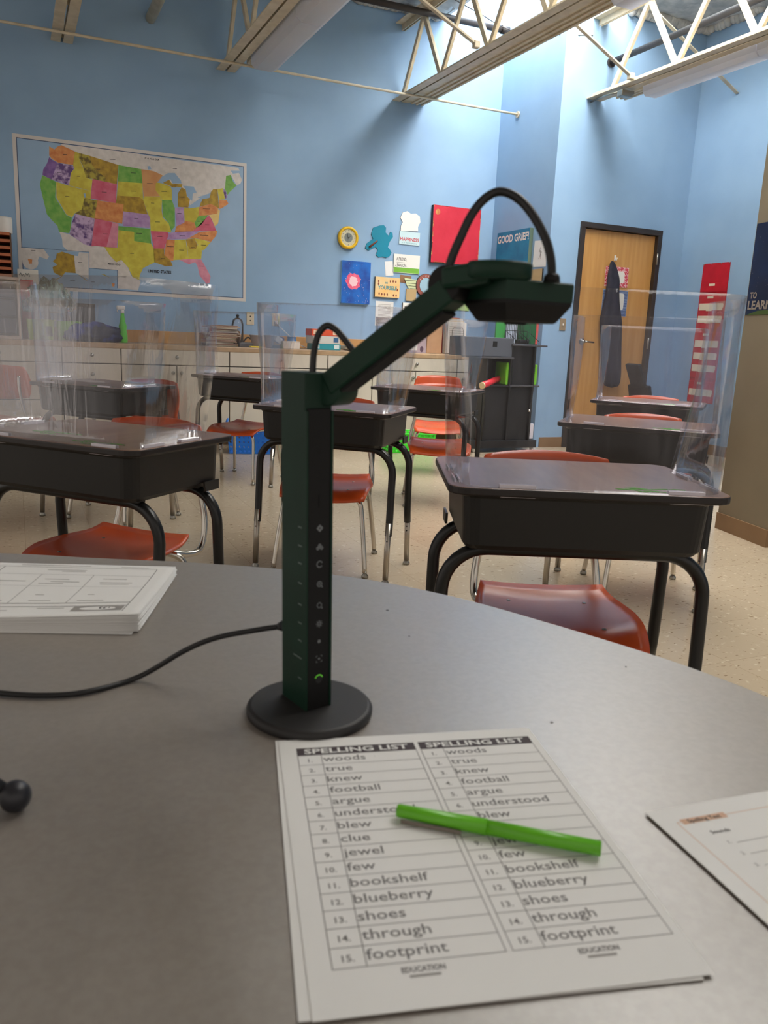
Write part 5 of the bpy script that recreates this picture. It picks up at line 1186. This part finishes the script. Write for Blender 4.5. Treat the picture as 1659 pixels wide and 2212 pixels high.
for (x0,x1,c_,nm,lab,dy) in ((1071,1092,(64,150,74),'fold_green','bright green book left in the wire rack',.27),(1093,1118,(196,206,222),'fold_pale','pale blue file in the middle of the wire rack',.272),(1118,1158,(34,92,54),'fold_dark','dark green folder right in the wire rack',.262),(1158,1163,(206,90,84),'fold_coral','thin coral folder at the right of the wire rack',.28)):
    xa, xb = sx(x0,700,YS+dy).x, sx(x1,700,YS+dy).x; o = MB().box(((xa+xb)/2,YS+dy,(zT2+.017+zf)/2),(xb-xa-.002,.02,zf-zT2-.018),bev=.002).build('binder',mat(nm,c_,.5)); tag(o,lab,'folder','folders in the wire rack on the shelf')
o = MB().box((0,0,.02),(.11,.09,.04),bev=.012).tube([(.03,-.02,.035),(.06,-.03,.06),(.08,0,.12),(.09,.03,.2),(.05,.05,.26)],.003,n=8,smooth_path=5).build('charger','black_plastic'); o.location=((xM+xR)/2+.02,YS+.08,zT2+.02); tag(o,'black charger with a looping wire on the tall shelf','charger')
o = MB().tube([(0,0,.0),(-.004,-.005,-.2),(.004,-.004,-.42),(-.02,-.004,-.58)],.0035,n=8,smooth_path=5).lathe([(.012,-.01),(.014,0),(.008,.012)],c=(-.02,-.004,-.60),n=12,mi=1).build('hanging_lanyard',['black_plastic','chrome']); o.location=(xR-.035,YS-.036,zT2+.01); tag(o,'dark lanyard with silver clip hanging down the black shelf','lanyard')
p0, p1 = sx(1041,833,YS-.06), sx(1086,817,YS+.1)
o = MB().tube([p0,p1+V((.05,.10,0))],.030,n=20,mi=0).tube([p0+(p0-p1).normalized()*.004,p0+(p1-p0).normalized()*.012],.0305,n=20,mi=1).build('paper_roll',[mat('roll_red',(216,40,56),.4),'sign_cream']); tag(o,'red roll poking out of the black shelf','paper roll')
gx0,gx1 = sx(1089,820,YS+.06).x, sx(1104,820,YS+.06).x
o = MB().box(((gx0+gx1)/2,YS+.13,zm+.105),(gx1-gx0+.0,.2,.21),bev=.01).build('lime_bin', mat('bin_lime',(120,196,44),.4)); tag(o,'narrow lime green bin on the middle shelf of black cart','bin')
o = MB().box((xR+.03,YS+.12,zm+.10),(.03,.2,.19),bev=.008).build('lime_file', mat('bin_lime',(120,196,44),.4)); tag(o,'thin lime green file on the right side shelf of cart','file')
o = MB().box((xR+.03,YS+.1,zB+.13),(.05,.16,.15),bev=.008).build('clear_tub','clear_clip'); tag(o,'small clear tub low on the right of black cart','tub')
# perforated baskets on the floor
def basket(label, x, y, a_, wd, dp, h_, m_, handle=True):
    t = thing('storage_basket', label, 'basket', (x,y,0), math.radians(a_), 'perforated baskets on the floor'); s = MB()
    def wall(o_, ud, vd, Lw, hw, nx, ny, nrm, tp):
        o_=V(o_);ud=V(ud);vd=V(vd); cw=Lw/nx; ch=hw/ny; r_=min(cw,ch)*.30
        for i in range(nx):
            for j in range(ny):
                c_ = V(((i+.5)*cw,(j+.5)*ch,0)); solid = False
                outer=[]; inner=[]
                for k in range(8):
                    an = math.pi/4*k; ox = max(-1,min(1,math.cos(an)*1.5)); oy = max(-1,min(1,math.sin(an)*1.5)); outer.append((c_.x+ox*cw/2,c_.y+oy*ch/2)); inner.append((c_.x+r_*math.cos(an),c_.y+r_*math.sin(an)))
                def P(q_): 
                    f_ = 1+tp*(q_[1]/hw); return o_+ud*((q_[0]-Lw/2)*f_)+vd*q_[1]+V(nrm)*(.02*q_[1]/hw)
                for k in range(8): s.face([P(outer[k]),P(outer[(k+1)%8]),P(inner[(k+1)%8]),P(inner[k])])
    wall((0,-dp/2,.004),(1,0,0),(0,0,1),wd,h_,10,5,(0,-1,0),.1); wall((0,dp/2,.004),(-1,0,0),(0,0,1),wd,h_,10,5,(0,1,0),.1)
    wall((wd/2,0,.004),(0,1,0),(0,0,1),dp,h_,7,5,(1,0,0),.1); wall((-wd/2,0,.004),(0,-1,0),(0,0,1),dp,h_,7,5,(-1,0,0),.1)
    bmesh.ops.remove_doubles(s.bm, verts=s.bm.verts, dist=1e-4)
    o = s.build('walls', m_, t); md = o.modifiers.new('t','SOLIDIFY'); md.thickness=.003
    MB().box((0,0,.004),(wd,dp,.004)).build('bottom', m_, t)
    e_ = .02; r_ = MB(); pts = [V((x,y,h_+.004)) for x,y in rrect(-wd/2-e_-.008,wd/2+e_+.008,-dp/2-e_-.008,dp/2+e_+.008,.03,4)]; r_.tube(pts+[pts[0]],.006,n=8,cap=False); r_.build('rim', m_, t)
    if handle:
        for sx_ in (-1,1): MB().tube([(sx_*(wd/2+.025),-.06,h_),(sx_*(wd/2+.02),-.05,h_+.055),(sx_*(wd/2+.01),0,h_+.08),(sx_*(wd/2+.02),.05,h_+.055),(sx_*(wd/2+.025),.06,h_)],.009,n=8,smooth_path=5).build('handle', m_, t)
mat('basket_blue',(24,110,206),.4); mat('basket_green',(60,214,44),.4)
basket('blue perforated basket on the floor by the cabinets',1.80,6.72,-12,.36,.25,.20,'basket_blue')
basket('bright green perforated basket on the floor by the cabinets',3.235,6.60,-8,.40,.26,.17,'basket_green',handle=False)

# ================================================================== DOOR, COAT, CHART, POSTER
Yf = YD+.021
def dpanel(name,label,cat,pA,pB,th,mats,extra=None):
    a_, b_ = at(*pA,Y=Yf), at(*pB,Y=Yf); return panel(name,label,cat,a_.x,b_.x,b_.z,a_.z,th,mats,extra=extra,Y=Yf)
mat('red_pattern',(206,66,84),.6,c2=(232,190,196),scale=60,lo=.5,hi=.56); mat('blue_stripe',(40,70,130),.6)
def rp(s,w2,h2,y): s.prism([V((x,y,z)) for x,z in rrect(-w2+.045,w2-.045,-h2+.04,h2-.04,.03)],(0,.0005,0),mi=1)
dpanel('door_poster','red dotted border poster hanging on the door behind coat','poster',(1309,574),(1354,622),.0015,['red_pattern','sign_white'],extra=rp)
def bs(s,w2,h2,y):
    for k in range(22): wface(s,-w2+.004,w2-.004,-h2+.005+k*(2*h2-.01)/22,-h2+.005+(k+.55)*(2*h2-.01)/22,y,2)
    s.prism([V((x,y-.0006,z)) for x,z in rrect(-w2+.05,w2-.045,-h2+.06,h2-.03,.025)],(0,.0003,0),mi=1)
dpanel('door_poster','blue striped border poster below the red one on the door','poster',(1303,624),(1351,684),.0015,[mat('stripe_pale',(150,170,200),.6),'sign_white','blue_stripe'],extra=bs)
hk = at(1328,560,Y=Yf)
o = MB().box((hk.x,Yf-.004,hk.z+.012),(.022,.006,.05),bev=.003).tube([(hk.x,Yf-.008,hk.z),(hk.x,Yf-.03,hk.z-.01),(hk.x,Yf-.035,hk.z+.012)],.004,n=8).build('adhesive_hook','white_plastic'); tag(o,'small white hook stuck high on the door','hook')
# coat: folded cloth hanging from the hook, profile traced row by row, pleated in depth
mat('coat_navy',(32,32,44),.85,c2=(40,40,54),scale=20,bump=.3,bscale=120)
rows_ = [(562,1325,1332),(575,1321,1337),(590,1317,1340),(605,1315,1342),(620,1312,1339),(640,1309,1337),(665,1303,1338),(688,1296,1342),(700,1296,1342),(740,1298,1341),(780,1300,1340),(810,1301,1340),(838,1303,1337)]
s = MB(); nR = 28; ringsv = []
for i,(py,xa,xb) in enumerate(rows_):
    A_, B_ = at(xa,py,Y=Yf-.06), at(xb,py,Y=Yf-.06); cx_ = (A_.x+B_.x)/2; hw = (B_.x-A_.x)/2; dz_ = .012+.045*min(1,i/6); rg = []
    for k in range(nR):
        a_ = 2*math.pi*k/nR; pl = 1+.10*math.sin(a_*5+i*.25)+.05*math.sin(a_*9+i*.6); rg.append(s.bm.verts.new((cx_+hw*math.cos(a_)*(1 if abs(math.cos(a_))>.8 else pl), Yf-.008-dz_+dz_*math.sin(a_)*pl*.92, A_.z+(.02*math.sin(a_*7) if i == len(rows_)-1 else 0)+.0*i)))
    ringsv.append(rg)
for i in range(len(ringsv)-1):
    for k in range(nR):
        f = s.bm.faces.new((ringsv[i][k],ringsv[i+1][k],ringsv[i+1][(k+1)%nR],ringsv[i][(k+1)%nR])); f.smooth = True
s.bm.faces.new(ringsv[0]); s.bm.faces.new(list(reversed(ringsv[-1])))
o = s.build('hanging_coat','coat_navy',recalc=True); sb = o.modifiers.new('s','SUBSURF'); sb.levels=1; sb.render_levels=1; tag(o,'long dark navy coat hanging on the door','coat')
# red pocket chart on the right wall
t = thing('pocket_chart','long red hanging pocket chart on the right blue wall','pocket chart',(XC-.004,6.19,1.86))
lc = V(t.location)
def cp(px,py): p = at(px,py,X=XC-.004); return p
y0c, y1c = 6.36, 6.02; ztc = 1.862; zbc = .50
mat('chart_red',(196,16,42),.6,c2=(184,12,36),scale=12); mat('card_paper',(232,220,196),.6)
MB().box((0,0,(zbc-ztc)/2),(.004,y0c-y1c,ztc-zbc)).build('backing','chart_red',t)
npk = 10; ph = (ztc-zbc-.16)/npk
for k in range(npk):
    zc = -.16-ph*k-ph/2; pk = MB().box((-.006,0,zc-.01),(.006,y0c-y1c-.006,ph*.72),bev=.002).build('pocket','chart_red',t)
    MB().box((-.010,.02,zc+ph*.12),(.001,.075,.022)).build('label_card','card_paper',pk)
    if k in (2,3,5,6,7,9): MB().box((-.0065,0.0,zc+ph*.36),(.012,.30,ph*.55),bev=.001).build('index_cards','card_paper',pk)
for yy in (-.16,-.06,.06,.16): MB().lathe([(.007,0),(.006,.004)],n=10,M=Matrix.Translation(V((-.002,yy,-.006)))@Matrix.Rotation(-math.pi/2,4,'Y')).build('grommet','satin_steel',t)
# poster on the pier face
pA = V((3.723,3.403,0)); pB = V((3.625,2.971,0)); pd_ = (pB-pA).normalized(); pn = V((-abs(pd_.y),pd_.x*(-1) if pd_.x>0 else -pd_.x*-1,0)).normalized()
pn = V((pd_.y,-pd_.x,0)).normalized(); pn = pn if pn.x < 0 else -pn
s = MB(); mat('poster_navy',(14,24,54),.35,c2=(22,44,84),scale=4,detail=5); mat('poster_orange',(226,84,34),.5); mat('poster_letters',(150,138,124),.5); mat('poster_green',(70,90,40),.5)
zp0, zp1 = 1.222, 1.705; o0 = pA+pd_*.006+pn*.002; Lp = .60; 
def pf(u,v,off=0): p = o0+pd_*u+pn*off; return V((p.x,p.y,v))
s.prism([pf(0,zp0),pf(.42,zp0),pf(.42,zp1),pf(0,zp1)], pn*-.0015, mi=0)
s.face([pf(.01,zp0+.0,.0006),pf(.42,zp0+.0,.0006),pf(.42,zp0+.035,.0006),pf(.10,zp0+.02,.0006)],3)
s.face([pf(.19,zp1-.06,.0007),pf(.36,zp1-.06,.0007),pf(.36,zp1-.012,.0007),pf(.19,zp1-.012,.0007)],1)
s.text('TO', pf(.022,zp0+.088,.0008), pd_, V((0,0,1)), .038*1.2, mi=2, fit=.058, bold=.03)
s.text('LEARN', pf(.014,zp0+.030,.0008), pd_, V((0,0,1)), .052*1.2, mi=2, fit=.20, bold=.03)
random.seed(2)
for k in range(70):
    u,v_,r_ = random.uniform(.01,.4),random.uniform(zp0+.14,zp1-.02),random.uniform(.0006,.002); s.face([pf(u+r_*math.cos(q_),v_+r_*math.sin(q_),.0007) for q_ in [2*math.pi*i/6 for i in range(6)]],2)
o = s.build('space_poster',['poster_navy','poster_orange','poster_letters','poster_green']); tag(o,'dark space poster reading TO LEARN on the grey-beige pier','poster')
# black office chair in the corner
bp = V((5.82,6.28,0))
t = thing('office_chair','black office chair standing in the corner beyond the farthest desk','chair',(bp.x,bp.y,0))
k_ = .0
MB().box((.0,0,.475),(.40,.40,.06),bev=.025,seg=3).build('seat', mat('chair_black',(28,28,30),.6), t)
MB().bar((-.20,0,.52),(-.235,0,.66),.30,.045,bev=.015,up=V((1,0,0))).bar((-.235,0,.64),(-.34,0,.86),.20,.04,bev=.012,up=V((1,0,0))).build('backrest','chair_black',t)
MB().tube([(0,0,.10),(0,0,.45)],.025,n=14).build('column','black_tube',t)
s = MB()
for k in range(5):
    a_ = 2*math.pi*k/5; s.tube([(0,0,.10),(.24*math.cos(a_),.24*math.sin(a_),.06)],.014,n=8)
    s.lathe([(.02,-.01),(.024,0),(.02,.01)],n=12,M=Matrix.Translation(V((.24*math.cos(a_),.24*math.sin(a_),.025)))@Matrix.Rotation(math.pi/2,4,'X'))
s.build('star_base','black_tube',t)
